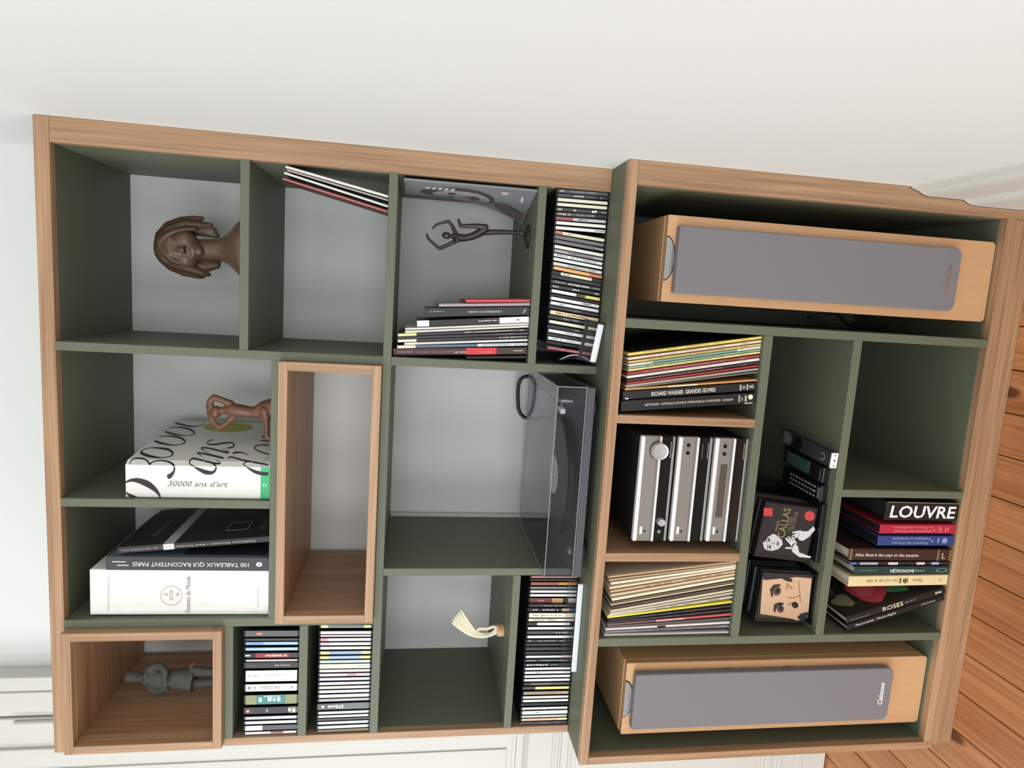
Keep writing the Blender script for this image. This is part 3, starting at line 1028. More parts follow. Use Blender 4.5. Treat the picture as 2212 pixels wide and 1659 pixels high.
# silver-edged pouch lying under the last disc of the dancer column
q = thing('disc_pouch', 'curled black disc pouch with silver rim beneath the dusty red CD', 'pouch', (P1A + .022, .05, ZL))
for i, (r, m_) in enumerate(((.0024, 'silver'), (.0018, 'black_plastic'))):
    pts = []
    for k in range(17):
        a = k / 16
        pts.append(Vector((P1A + .004 + .020 * math.sin(a * math.pi * .9) * (1 - i * .4), .012 + i * .006, ZL + .004 + a * .085)))
    MB().tube(pts, [r * (0.35 + math.sin(math.pi * min(max(k / 16, .02), .98))) for k in range(17)], 8, flat=1).build('rim' if i == 0 else 'fold', m_, q, smooth=True)
pts = [Vector((P1A + .003 + .019 * math.sin(k / 16 * math.pi * .9), .014, ZL + .004 + k / 16 * .085)) for k in range(17)]
mb = MB()
vs = []
for p_ in pts:
    vs += [p_, p_ + Vector((0.0012, .10, 0)), p_ + Vector((-.0006, .10, 0)), p_ + Vector((-.0018, 0, 0))]
mb.add(vs, [[4 * i + j, 4 * i + (j + 1) % 4, 4 * i + 4 + (j + 1) % 4, 4 * i + 4 + j] for i in range(16) for j in range(4)])
mb.build('flap', 'black_matte', q, smooth=True)

# ------------------------------------------------------------------ books and magazines beside the dancer
MG = 'books and magazines in the dancer cell'


def magz(lab, uT, vT, uB, vB, mm, bands, name='magazine', cat='magazine', m=None, depth=.21, tx=(), Y0=.012):
    s = Slab(name, lab, cat, uT, vT, uB, vB, mm / 1000, Y0, depth, S4A, MG, lim=(P1A, XR1))
    if name == 'book':
        s.book(m or paint(40, 40, 42))
    else:
        s.sleeve(m or paint(220, 218, 210))
    for u0, u1, c in bands:
        s.band(u0, u1, -.96, .96, paint(*c))
    for t in tx:
        if t[4]:
            s.text(*t[:4], t[4], paint(*t[5]), flip=t[6])
        else:
            s.marks(s.au(t[0]), s.au(t[1]), t[2], t[3], t[7], paint(*t[5]))
    return s


magz('thin red booklet leaning on top of the magazines beside the dancer', 1006, 650.3, 1145.5, 649.6, 6.5, [], m=paint(204, 74, 76))
magz('thin mauve-grey booklet between the red booklet and the black thriller', 948, 659.4, 1145.5, 657.3, 6.5, [], m=paint(170, 156, 166))
s = magz('black paperback novel titled in small grey capitals, beside the dancer', 918.5, 674.5, 1143.4, 671.5, 19.5, [], 'book', 'book', paint(50, 50, 51), depth=.15)
s.text(1010, 1082, -.05, .5, "L'EMPREINTE NOIRE", paint(196, 194, 190), flip=True, bold=.01)
s.marks(s.au(928), s.au(964), .15, .32, 14, paint(150, 150, 150))
s.text(1128, 1136, -.05, .8, '/', paint(225, 225, 225))
s = magz('black book with white spine ends, leaning beside the dancer', 901, 699.4, 1143.4, 690, 14, [(901, 926.5, (240, 240, 238)), (1078.5, 1143, (240, 240, 238))], 'book', 'book', paint(44, 43, 44), depth=.17)
s.marks(s.au(1032), s.au(1075), .1, .4, 22, paint(225, 225, 225))
s.band(1117, 1121, -.2, .2, paint(190, 110, 110))
s.band(1050, 1077, .6, .9, paint(100, 50, 52))
magz('upper of two plain white magazines under the white-ended black book', 875, 711, 1141.3, 699.6, 4.6, [])
magz('lower of two plain white magazines under the white-ended black book', 875, 717.2, 1141.3, 705, 4.6, [(875, 905, (236, 230, 190))])
s = magz('dark magazine with a yellow spine top', 859.6, 723.8, 1141, 712.6, 6, [(859.6, 898.5, (236, 226, 158))], m=paint(62, 54, 58))
s.marks(s.au(1000), s.au(1130), .1, .9, 40, paint(200, 194, 196))
s = magz('dark unmarked magazine between the yellow-topped and cream-topped ones', 861, 730.3, 1139, 720, 6, [], m=paint(56, 52, 56))
s.marks(s.au(1060), s.au(1136), .1, .7, 26, paint(150, 144, 146))
s = magz('dark magazine with a cream spine top', 859.6, 736.6, 1140, 727.3, 6, [(859.6, 898.5, (238, 230, 200))], m=paint(60, 54, 58))
s.marks(s.au(1076), s.au(1136), .1, .7, 22, paint(220, 218, 214))
magz('white magazine just above the blue-spined one', 873.6, 742.8, 1141, 734.5, 5, [(873.6, 902, (238, 230, 208))])
s = magz('blue-spined magazine with a cream top resting on the maroon book', 858, 749.4, 1140, 743.5, 6.5, [(858, 896.5, (240, 230, 204)), (1030, 1139, (214, 216, 218))], m=paint(92, 112, 136))
s.marks(s.au(930), s.au(1000), 0, .8, 8, paint(116, 136, 156))
s.marks(s.au(1034), s.au(1136), 0, .9, 16, paint(150, 152, 156))
s = magz('maroon hardback with a bright red paper band beside the dancer', 849, 760.3, 1138.5, 757.6, 16, [(1004.5, 1071, (216, 62, 66))], 'book', 'book', paint(78, 52, 54), depth=.2)
s.text(857, 889, -.1, .6, 'COJEAN', paint(190, 176, 172))
s.marks(s.au(890), s.au(974), -.1, .5, 24, paint(132, 108, 106))
s.text(978.5, 1004, -.1, .85, 'Les sens', paint(228, 222, 216))
s.marks(s.au(1108), s.au(1130), .05, .4, 8, paint(206, 196, 190))
s.marks(s.au(1038), s.au(1061), -.3, .4, 10, paint(236, 150, 150))
magz('thin black book squeezed under the maroon hardback', 1006.8, 772.5, 1138, 771.6, 7, [], 'book', 'book', paint(24, 24, 25), depth=.15)

# magazine with a portrait cover, curled against the right side panel
q = thing('portrait_magazine', 'curled grey magazine with a portrait cover against the side panel by the dancer', 'magazine', (.36, .1, S4A))
H_ = .297


def mag_pt(s_, t_, off=0.0):      # s_ 0 top .. 1 bottom, t_ 0 front .. 1 back
    bow = .050 * (s_ ** 3) * (t_ ** 1.3)
    return Vector((.3715 - .0095 - bow - .004 * math.sin(math.pi * t_) - off, .012 + .205 * t_, S4A + .0008 + H_ * (1 - s_)))


N1, N2 = 18, 10
mb = MB()
vs = [mag_pt(i / N1, j / N2) for i in range(N1 + 1) for j in range(N2 + 1)]
vs += [mag_pt(i / N1, j / N2) + Vector((.005, 0, 0)) for i in range(N1 + 1) for j in range(N2 + 1)]
w_, o_ = N2 + 1, (N1 + 1) * (N2 + 1)
fs = []
for i in range(N1):
    for j in range(N2):
        a_ = i * w_ + j
        fs += [[a_, a_ + 1, a_ + w_ + 1, a_ + w_], [o_ + a_, o_ + a_ + w_, o_ + a_ + w_ + 1, o_ + a_ + 1]]
for i in range(N1):
    for j in (0, N2):
        a_ = i * w_ + j
        fs.append([a_, a_ + w_, o_ + a_ + w_, o_ + a_] if j == 0 else [a_, o_ + a_, o_ + a_ + w_, a_ + w_])
for j in range(N2):
    fs += [[j, o_ + j, o_ + j + 1, j + 1], [N1 * w_ + j, N1 * w_ + j + 1, o_ + N1 * w_ + j + 1, o_ + N1 * w_ + j]]
mb.add(vs, fs).build('pages', paint(128, 130, 132, .35), q, smooth=False)


def mag_poly(pts, col, name, off=.0006):
    """flat print on the curved cover; pts in (s, t)"""
    c = (sum(p[0] for p in pts) / len(pts), sum(p[1] for p in pts) / len(pts))
    mb = MB()
    rings = [[mag_pt(c[0] + (p[0] - c[0]) * f, c[1] + (p[1] - c[1]) * f, off) for p in pts] for f in (1, .66, .33)]
    k = len(pts)
    vs = rings[0] + rings[1] + rings[2] + [mag_pt(c[0], c[1], off)]
    fs = [[r * k + i, r * k + (i + 1) % k, (r + 1) * k + (i + 1) % k, (r + 1) * k + i] for r in range(2) for i in range(k)]
    fs += [[2 * k + i, 2 * k + (i + 1) % k, 3 * k] for i in range(k)]
    mb.add(vs, fs).build(name, paint(*col), q)


def ell(cs, ct, rs, rt, n=18):
    return [(cs + rs * math.cos(2 * math.pi * i / n), ct + rt * math.sin(2 * math.pi * i / n)) for i in range(n)]


mag_poly(ell(.42, .56, .30, .42), (66, 66, 66), 'hair_print', .0005)
mag_poly(ell(.45, .60, .235, .33), (164, 160, 154), 'face_print', .0009)
mag_poly(ell(.37, .48, .035, .07), (60, 58, 58), 'eye_print', .0013)
mag_poly(ell(.37, .74, .035, .07), (60, 58, 58), 'eye_print', .0013)
mag_poly(ell(.55, .60, .05, .13), (92, 84, 82), 'mouth_print', .0013)
mag_poly([(.42, .57), (.50, .52), (.50, .68)], (130, 124, 120), 'nose_print', .0013)
mag_poly([(.72, .62), (.80, .55), (.98, .72), (.98, .97), (.82, .95), (.74, .8)], (104, 94, 88), 'clothes_print', .0009)
for i in range(5):
    a_ = .16 + i * .047
    mag_poly([(a_, .20), (a_ + .034, .16), (a_ + .034, .30), (a_, .33)], (196, 198, 196), 'title_block', .0011)
mag_poly([(.74, .10), (.79, .10), (.79, .2), (.74, .2)], (206, 190, 190), 'badge_print', .0011)
mag_poly([(.90, .22), (.915, .2), (.93, .36), (.915, .38)], (214, 214, 212), 'badge_print', .0011)

# four thin sleeves leaning in the cell above the dancer
LS = 'thin sleeves leaning in the empty cell'
for lab, a, b, mm, c in (
        ('outermost white sleeve of four leaning in the otherwise empty cell', (616.5, 356), (837, 421), 5.5, (226, 222, 214)),
        ('grey-white sleeve, second of four leaning in the otherwise empty cell', (620, 367.2), (836, 432.2), 3.6, (176, 170, 168)),
        ('narrow white sleeve, third of four leaning in the otherwise empty cell', (613.5, 373), (835.5, 445.5), 4.5, (222, 220, 212)),
        ('thin red sleeve, innermost of four leaning in the otherwise empty cell', (610, 385.5), (830.5, 456.5), 3.8, (190, 104, 98))):
    s = Slab('record_sleeve', lab, 'sleeve', *a, *b, mm / 1000, .015, .20, S3A, LS, lim=(P1A, XR1 - .002))
    s.block('sleeve', paint(*c), 0, 1, -1, 1, 0, .004, bevel=.0006)
    s.block('sleeve_shade', paint(34, 26, 26) if c[0] != 190 else paint(70, 30, 28), .004, .996, -.5, .5, .0042, s.depth * .45)  # near-black sides put the shadow gaps between sleeves into the colour

# ------------------------------------------------------------------ art books in the upper cells
s = Slab('art_book', 'huge white art book with flowing black script and a green spine foot', 'book', 271, 1043, 583, 1048, abs((at(271, 1008, .012) - at(271, 1078, .012)).x), .012, .285, S2A, lim=(P2A, P1B))
root = s.root
xs, xl_ = s.p(.5, 1, 0).x, s.p(.5, -1, 0).x
zt_, zb_ = s.a.z, S2A + .0006
HX, HY, KX, BY = xs + .0085, s.Y0 + .013, .109, s.Y0 + .298     # hinge of the front board, its opening slope, fore edge


def prism_z(poly, z0, z1):
    return MB().prism([(p_[0], p_[1], z0) for p_ in poly], (0, 0, z1 - z0))


bx_ = HX + KX * (BY - HY)
prism_z([(xl_, s.Y0), (xs, s.Y0), (HX, HY), (bx_, BY), (bx_ - .0035, BY), (HX - .0036, HY + .001), (xs - .002, s.Y0 + .0035), (xl_ + .0035, s.Y0 + .0035), (xl_ + .0035, BY), (xl_, BY)], zb_, zt_).build('cover', paint(232, 231, 226), root, bevel=.001)
prism_z([(xl_ + .004, s.Y0 + .004), (xs - .003, s.Y0 + .004), (HX - .0042, HY + .001), (bx_ - .004, BY - .005), (xl_ + .004, BY - .005)], zb_ + .004, zt_ - .004).build('page_block', 'pages', root)


def S30(cx, cy):
    return 260 + cx / 6.506, 880 + cy / 6.506


def on_cover(cx, cy):
    u, v = S30(cx, cy)
    d = ray(u, v)
    o = CAM_POS
    t_ = (HX + .0006 + KX * (o.y - HY) - o.x) / (d.x - KX * d.y)
    p_ = o + d * t_
    if p_.y < HY:        # rounded hinge
        kc = (HX - xs) / (HY - s.Y0)
        p_ = o + d * ((xs + .0006 + kc * (o.y - s.Y0) - o.x) / (d.x - kc * d.y))
        if p_.y < s.Y0:  # spine
            p_ = at(u, v, s.Y0 - .0008)
    if p_.y > BY:
        p_.y = BY
        p_.x = bx_ + .0006
    p_.z = max(p_.z, zb_ + .0006)
    p_.x = max(p_.x, xl_ + .0004)
    return p_


on_spine = on_cover
for st in ([(135, 800, 8), (140, 762, 10), (200, 718, 16), (290, 715, 20), (370, 745, 22), (415, 805, 26)],
           [(415, 805, 22), (450, 768, 16), (540, 747, 16), (640, 755, 22), (720, 785, 28), (757, 826, 26)],
           [(345, 580, 8), (430, 568, 10), (560, 572, 24), (680, 595, 32), (735, 640, 28), (715, 680, 12), (640, 700, 10), (560, 705, 16), (440, 690, 32), (340, 662, 38), (285, 638, 30)],
           [(285, 638, 30), (310, 605, 14), (345, 580, 8)],
           [(540, 412, 8), (620, 402, 10), (740, 405, 22), (850, 430, 28), (905, 470, 26), (885, 505, 12), (800, 528, 10), (700, 525, 18), (590, 505, 28), (520, 485, 30), (480, 468, 24)],
           [(690, 290, 8), (760, 278, 10), (870, 283, 20), (980, 310, 26), (1040, 350, 22), (1020, 380, 12), (940, 395, 8), (850, 390, 16), (750, 375, 26), (680, 355, 26), (630, 340, 22)],
           [(770, 216, 20), (850, 238, 24), (950, 260, 22), (1050, 265, 12), (1140, 247, 8), (1165, 220, 8)],
           [(1030, 710, 20), (990, 735, 18), (970, 770, 16), (990, 806, 16), (1035, 826, 16)],
           [(1030, 712, 22), (1150, 745, 24), (1290, 778, 26), (1390, 790, 22), (1400, 770, 10), (1340, 740, 8)],
           [(1165, 690, 8), (1110, 660, 10), (1080, 640, 16), (1130, 642, 20), (1250, 665, 24), (1380, 695, 26), (1455, 712, 22)],
           [(1250, 650, 6), (1180, 610, 10), (1140, 580, 18), (1160, 565, 20), (1250, 575, 22), (1380, 605, 24), (1510, 635, 22), (1500, 610, 10), (1440, 580, 6)],
           [(1310, 455, 12), (1260, 462, 12), (1225, 485, 14), (1240, 515, 18), (1330, 520, 22), (1450, 500, 22), (1550, 495, 20), (1600, 520, 18), (1580, 555, 20), (1500, 572, 14)],
           [(1510, 725, 8), (1550, 695, 18), (1700, 735, 22), (1900, 775, 24), (2080, 805, 22)],
           [(1830, 755, 14), (1760, 770, 14), (1730, 800, 14), (1768, 828, 14)],
           [(1580, 645, 24), (1650, 630, 24), (1730, 640, 14), (1790, 668, 10)],
           [(2085, 530, 18), (1940, 530, 14), (1890, 560, 16), (1900, 590, 14), (1990, 630, 18), (2085, 660, 18)],
           [(1965, 465, 12), (2085, 470, 18)], [(1990, 420, 24), (2030, 410, 20), (2060, 440, 8)],
           [(1345, 826, 24), (1330, 812, 20), (1290, 790, 14)]):
    mb1 = MB()
    ribbon_pts(st, on_cover, mb1)
    mb1.build('letter_stroke', paint(28, 27, 26), root)
for st in ([(75, 1055, 20), (150, 1025, 40), (260, 1032, 70), (380, 1078, 85), (480, 1150, 60), (545, 1230, 30), (562, 1285, 14)],
           [(80, 1195, 14), (130, 1236, 40), (200, 1268, 50), (260, 1283, 14)],
           [(757, 838, 26), (755, 890, 26), (720, 945, 50), (680, 975, 66), (660, 985, 36)],
           [(1040, 840, 16), (1120, 880, 44), (1200, 912, 58), (1280, 920, 46), (1330, 890, 30), (1345, 842, 24)],
           [(1775, 840, 14), (1880, 900, 42), (1980, 930, 50), (2080, 935, 46)]):
    mb2 = MB()
    ribbon_pts(st, on_spine, mb2)
    mb2.build('letter_stroke', paint(36, 28, 32), root)
s.band(560.8, 583, -.99, .99, paint(62, 180, 118), 'green_foot', .0004)
lettering(root, "30000 ans d'art", at(427.5, 1045.5, s.Y0 - .0009), -s.ez, s.ex, abs((at(362, 1046, s.Y0) - at(492, 1046, s.Y0)).z), .0125, paint(120, 120, 118), shear=.3)
lettering(root, 'o', at(571.5, 1048, s.Y0 - .0009), -s.ez, s.ex, .010, .008, paint(180, 220, 196), bold=.02, name='publisher_mark')
mb = MB()
pl = [on_cover(1515 + 350 * math.cos(a * .2618), 272 + (70 if math.sin(a * .2618) > 0 else 62) * math.sin(a * .2618)) for a in range(24)]
mb.add(pl, [list(range(24))])
mb.build('yellow_sticker', paint(186, 176, 66), root)
mb = MB().add([on_cover(a, b) for a, b in ((1970, 820), (2010, 770), (2060, 715), (2085, 702), (2085, 826), (1975, 826))], [list(range(6))])
mb.build('green_foot', paint(50, 150, 96), root)

UB = 'art books beside the soldier box'
s = Slab('art_book', 'very thick white art book with a round stamped emblem on its spine', 'book', 194, 1284, 578, 1285, abs((at(194, 1235, .015) - at(194, 1333, .015)).x), .015, .30, S2A, UB, lim=(P3A, P2B))
s.book(paint(236, 235, 230), .0035)
ink = paint(176, 174, 168)
cz = at(370, 1287, s.Y0 - .0008)
ring = [cz + (s.ex * math.cos(i * .2618) + s.ez * math.sin(i * .2618)) * .0235 for i in range(25)]
mb = MB()
k_ = 24
mb.add([cz + (p_ - cz) * 1.0 for p_ in ring[:24]] + [cz + (p_ - cz) * .94 for p_ in ring[:24]], [[i, (i + 1) % 24, 24 + (i + 1) % 24, 24 + i] for i in range(24)])
mb.build('emblem_ring', paint(186, 170, 150), s.root)
for body, u_, v_, w_, h_ in (('Z', 358, 1284, .008, .008), ('ZOE', 370, 1286, .026, .0085), ('6', 383, 1284, .008, .008)):
    lettering(s.root, body, at(u_, v_, s.Y0 - .0009), s.ex, s.ez, w_, h_, paint(168, 156, 142), name='emblem_letters')
lettering(s.root, 'Femmes du Monde', at(406, 1285, s.Y0 - .0009), s.ex, s.ez, .088, .011, paint(140, 138, 136), shear=.35, name='title_lettering')
for u_, v0, v1, n_ in ((234, 1248, 1322, 17), (557, 1270, 1312, 9)):
    mb = MB()
    for i in range(n_):
        v_ = v0 + (v1 - v0) * (i + .5) / n_
        mb.obox(at(u_, v_, s.Y0 - .0006), s.ex, s.ey, s.ez, .0026, .0003, .004)
    mb.build('small_print', paint(206, 204, 198), s.root)
s = Slab('art_book', 'black-spined art book lettered in cream capitals against the thick white book', 'book', 228, 1216.4, 580, 1219.2, .0322, .012, .28, S2A, UB, lim=(P3A, P2B))
s.book(paint(58, 59, 64), .003)
s.text(284, 534, -.05, .72, '100 TABLEAUX QUI RACONTENT PARIS', paint(222, 214, 200), flip=True, bold=.012)
s.text(550, 564, 0, .7, 'o', paint(236, 236, 236), bold=.05)
for du in (0, 10):
    s.band(242 + du, 270 + du * .6, .15 - du * .05, .28 - du * .05, paint(214, 214, 214))
s.block('cover_picture', paint(86, 108, 132), .02, .98, 1.0, 1.02, .006, s.depth - .003)
s.block('cover_dark_print', paint(44, 48, 54), .45, .97, 1.02, 1.03, .012, .10)  # dark tones of the cover painting, over its blue
s = Slab('cook_book', 'thin black cookbook with white cover stripe leaning on the black-spined book', 'book', 255.3, 1189, 580.4, 1164.5, .0135, .014, .25, S2A, UB, lim=(P3A, P2B))
s.book(paint(40, 36, 38), .0025)
s.band(255.3, 350, -.98, .98, paint(54, 40, 44))
s.band(350, 373, -1, 1, paint(206, 206, 204))
s.text(376, 548, -.1, .65, 'Meilleures Recettes / Best Recipes', paint(200, 200, 200), flip=True)
s.marks(s.au(262), s.au(348), -.1, .45, 30, paint(140, 132, 134))
s.block('cover_stripe', paint(196, 196, 194), s.au(350), s.au(373), 1.0, 1.06, .003, s.depth - .002)
s.block('cover_picture', paint(24, 24, 26), s.au(470), s.au(516), 1.0, 1.05, .06, .11)
for y0_, y1_ in ((.058, .061), (.109, .112)):
    s.block('picture_frame', paint(150, 150, 150), s.au(468), s.au(518), 1.0, 1.08, y0_, y1_)
for u_ in (468, 516):
    s.block('picture_frame', paint(150, 150, 150), s.au(u_), s.au(u_ + 2.5), 1.0, 1.08, .058, .112)
mb = MB()
for i in range(9):
    c_ = s.p(s.au(310), 1.06, .06 + i * .012)
    mb.obox(c_, s.ex, s.ey, s.ez, .0003, .008, .014)
mb.build('cover_title', paint(92, 88, 90), s.root)
mb = MB()
for i in range(6):
    c_ = s.p(s.au(552), 1.06, .05 + i * .014)
    mb.obox(c_, s.ex, s.ey, s.ez, .0003, .009, .016)
mb.build('cover_title', paint(92, 90, 92), s.root)

# ------------------------------------------------------------------ records in the cabinet
def lp(lab, a, b, mm, c, group, bands=(), Y0=YL + .010, face=None, depth=.314, lim=None):
    s = Slab('record_sleeve', lab, 'record', *a, *b, mm / 1000, Y0, depth, T1A, group, lim=lim)
    s.sleeve(paint(*c), .0008)
    for u0, u1, cc in bands:
        s.band(u0, u1, -.9, .9, paint(*cc))
    if face:
        s.block('cover_face', paint(*face), .02, .98, 1.0, 1.0 + .001 / s.t, .006, s.depth - .004)
    return s


RG = 'records beside the right-hand loudspeaker'
right_lps = (
        ('bright yellow record spine, topmost in the photo above the hi-fi stack', (1357, 765.9), (1646, 728.8), 7, (232, 206, 110), (), 34),
        ('pinkish cream record spine under the bright yellow one', (1357, 775.5), (1645.5, 737), 6.2, (232, 214, 190), (), 30),
        ('straw-coloured record spine, third from photo top above the hi-fi stack', (1358, 783), (1645, 744), 5.6, (214, 184, 120), (), 26),
        ('white record spine with a long teal panel', (1358, 789.5), (1644.5, 749.8), 5.6, (232, 230, 206), ((1409, 1592, (112, 156, 142)),), 20),
        ('pale green record spine just under the teal-panelled one', (1357.5, 795), (1643, 755.5), 4.6, (150, 176, 150), (), 18),
        ('lemon-cream record spine above the red-brown one', (1357, 800.3), (1642, 761), 5.0, (234, 222, 150), (), 20),
        ('red-brown record spine with faint pale lettering', (1356, 807.5), (1641, 768.5), 7, (150, 62, 64), (), 34),
        ('white record spine between red-brown and black ones', (1355, 815), (1640.5, 776), 6.6, (234, 226, 212), (), 30),
        ('blackish record spine lettered white at one end', (1355, 822.6), (1639, 783), 5.6, (66, 54, 56), (), 22),
        ('crimson record spine, unlettered, above the grey-beige one', (1354, 828.6), (1637.5, 789.8), 5.4, (160, 50, 50), (), 0),
        ('grey-beige record spine near the black record boxes', (1352, 834.2), (1636, 797), 5.4, (174, 162, 146), (), 0),
        ('grey curled record sleeve just above the orange spine', (1352, 837.4), (1634, 803.5), 4, (120, 114, 114), (), 0),
        ('thin orange record spine lying on the black record boxes', (1350, 840.8), (1632, 821), 4.6, (220, 162, 92), ((1440, 1503, (232, 212, 190)),), 0))
sp = spread([(r[1][1], r[2][1], r[3] * .00084) for r in right_lps], 1355, 1640, YL + .01, .0002)
for (lab, a, b, mm, c, bands, n), (va, vb, tt) in zip(right_lps, sp):
    s = lp(lab, (a[0], va), (b[0], vb), tt * 1000, c, RG, bands, face=(34, 31, 24) if c[0] == 232 and c[1] == 206 else None)  # yellow sleeve's near-black face stands for a dark cover in shadow
    if n:
        dk = tuple(int(x_ * .72) for x_ in c)
        s.marks(.12, .72, .0, .5, n, paint(*dk) if c[0] > 100 and c[1] > 100 else paint(200, 170, 168))
        s.marks(.84, .90, .0, .5, 7, paint(*dk) if c[0] > 100 and c[1] > 100 else paint(200, 190, 188))
s = Slab('record_box', 'black record box with clear white title capitals under the orange record spine', 'record box', 1345, 855, 1631, 834.5, .0185, YL + .008, .318, T1A, RG)
s.sleeve(paint(30, 29, 30, .4), .0012, 'box_shell')
s.text(1405, 1541, -.05, 1.0, 'RICHARD WAGNER  GRANDES ŒUVRES', paint(226, 218, 204), bold=.012)
for u_ in (1594, 1609):
    s.band(u_, u_ + 3, -.7, .7, paint(190, 186, 176))
s.marks(s.au(1599), s.au(1606), 0, 1.0, 4, paint(150, 146, 138))
s.marks(s.au(1614), s.au(1624), 0, .9, 3, paint(170, 166, 158))
s.band(1350, 1357, -.9, -.6, paint(226, 226, 226))
s = Slab('record_box', 'black record box with a round cream sticker leaning on the oak divider', 'record box', 1341, 878, 1629, 859.5, .0245, YL + .006, .318, T1A, RG)
s.sleeve(paint(26, 25, 26, .4), .0012, 'box_shell')
s.text(1391, 1579, -.05, .55, 'BEETHOVEN · INTEGRALE DES NEUF SYMPHONIES & OUVERTURES · KARAJAN', paint(206, 196, 180), bold=.01)
c_ = s.p(s.au(1617), .25, -.0012)
ring = [c_ + (s.ex * math.cos(i * .3927) + s.ez * math.sin(i * .3927)) * .0057 for i in range(16)]
MB().prism(ring, (0, .001, 0)).build('round_sticker', paint(238, 230, 204), s.root)
s.band(1591, 1594, -.6, .75, paint(170, 166, 156))
s.band(1605, 1608.5, -.6, .6, paint(190, 186, 174))
s.marks(s.au(1596), s.au(1601), 0, .8, 3, paint(140, 136, 128))
s.band(1604, 1622, -.97, -.8, paint(206, 202, 186))

LG = 'records beside the left-hand loudspeaker'
CRM = (232, 220, 190)
left_lps = (
        ('tan-covered record with mottled grey face, nearest the lower oak divider', (1314, 1247), (1576, 1214), 4.6, (196, 172, 142), (), 0, (176, 162, 148)),
        ('tan record spine, second from the lower oak divider', (1316, 1253.5), (1580, 1219), 5, (186, 156, 124), (), 0, None),
        ('thick cream record spine jutting past its neighbours', (1320, 1261), (1594, 1221.5), 6, (242, 232, 206), (), 0, None),
        ('cream record spine, fourth from the lower oak divider', (1317, 1271), (1590, 1228), 5.6, (230, 214, 186), (), 0, None),
        ('darker tan record spine with small marks', (1319, 1278.5), (1589.5, 1234.5), 6, (202, 174, 138), (), 8, None),
        ('biscuit record spine between tan and cream ones', (1320, 1286.5), (1590, 1241), 6, (218, 196, 164), (), 0, None),
        ('broad cream record spine above the olive one', (1322, 1296), (1592, 1249), 6.8, (240, 228, 200), (), 0, None),
        ('olive-brown record spine below a broad cream one', (1320, 1303), (1591, 1256), 5.4, (106, 90, 66), (), 0, None),
        ('thin cream record spine between olive and brown-patterned ones', (1319, 1307.5), (1588, 1261), 3.4, (226, 210, 180), (), 0, None),
        ('dark brown patterned record spine near the left loudspeaker', (1320, 1313), (1589, 1267), 6, (62, 50, 42), ((1330, 1420, (74, 58, 46)),), 30, None),
        ('cream record spine below the dark brown patterned one', (1319, 1320.5), (1590, 1274.8), 5.2, (222, 210, 182), (), 0, None),
        ('greyish cream record spine, second below the dark brown one', (1317, 1326), (1589, 1281.5), 4.6, (206, 196, 174), (), 0, None),
        ('pale grey record spine just above the lemon yellow one', (1314, 1328.5), (1592, 1290), 5, (206, 202, 190), (), 6, None),
        ('lemon yellow record spine in the left-hand record row', (1312, 1333), (1586, 1300.4), 5.4, (236, 222, 84), (), 0, None),
        ('black record spine with grey lettering under the lemon yellow one', (1315, 1340), (1585.5, 1309), 7, (38, 33, 35), (), 18, None),
        ('dark record spine above the red and pink one', (1311, 1345.5), (1583, 1317.5), 5, (58, 50, 54), (), 14, None),
        ('red and pink record spine in the left-hand record row', (1312, 1349), (1582.5, 1327), 6, (120, 84, 90), ((1417, 1478, (214, 150, 150)), (1478, 1583, (206, 84, 80))), 0, None),
        ('slate grey record spine below the red and pink one', (1312, 1353.6), (1582, 1335.5), 5.4, (92, 90, 92), (), 0, None),
        ('white record spine with a black gap, near the left loudspeaker', (1308, 1360), (1581.5, 1345), 6, (228, 220, 212), ((1420, 1438, (30, 26, 28)),), 0, None),
        ('dull mauve record spine, second from the sage panel', (1308, 1366), (1574, 1353), 5, (150, 138, 144), (), 16, None),
        ('light grey record spine standing against the sage panel', (1305, 1373.8), (1577, 1367.5), 6, (206, 206, 204), (), 0, (160, 158, 158)))
sp = spread([(r[1][1], r[2][1], r[3] * .00082) for r in left_lps], 1316, 1585, YL + .01, .0002)
for (lab, a, b, mm, c, bands, n, face), (va, vb, tt) in zip(left_lps, sp):
    s = lp(lab, (a[0], va), (b[0], vb), tt * 1000, c, LG, bands, face=face, lim=(Q2A, D2B))
    if n:
        s.marks(.25, .9, 0, .6, n, paint(*(tuple(min(255, x_ + 70) for x_ in c) if c[0] < 110 else tuple(int(x_ * .7) for x_ in c))))

# ------------------------------------------------------------------ books at the bottom left of the cabinet
BG = 'books standing at the foot of the cabinet'
BY0 = YL + .006


def lowbook(lab, a, b, t, c, depth=.22, board=.003, **k):
    s = Slab('book', lab, 'book', *a, *b, t, BY0, depth, ZB1, BG, lim=(Q2A, R1B))
    s.book(paint(*c, .4), board, **k)
    return s


def wid(u, v0, v1):
    return abs((at(u, v0, BY0) - at(u, v1, BY0)).x)


s = lowbook('black book with one bold white word across its spine', (1914, 1103.5), (2077, 1106.8), wid(2000, 1085.5, 1124.5), (26, 25, 26), pages='black_matte')  # page tops in shadow, put in as black pages
s.text(1923, 2070, -.05, 1.36, 'LOUVRE', paint(240, 240, 240), shear=.08, bold=.018)
s.band(1916, 2076, .93, .99, paint(150, 140, 110))
s = lowbook('red paperback almanac beside the bold white-lettered black book', (1901, 1143), (2070.5, 1143.4), .0225, (180, 38, 62), .16, .002, pages='black_matte')  # pages coloured black for the shadow on their tops
s.text(1931, 2016, -.42, .7, 'Almanach des Français', paint(232, 150, 160), flip=True)
s.text(1931, 2017, .42, .6, 'La France républicaine', paint(232, 150, 160), flip=True, shear=.2)
s.text(2018, 2025, -.2, .5, '3', paint(232, 150, 160), flip=True)
s.band(2030, 2031.5, -.9, .9, paint(206, 90, 110))
s.marks(s.au(2034), s.au(2038), 0, 1.5, 2, paint(222, 130, 140))
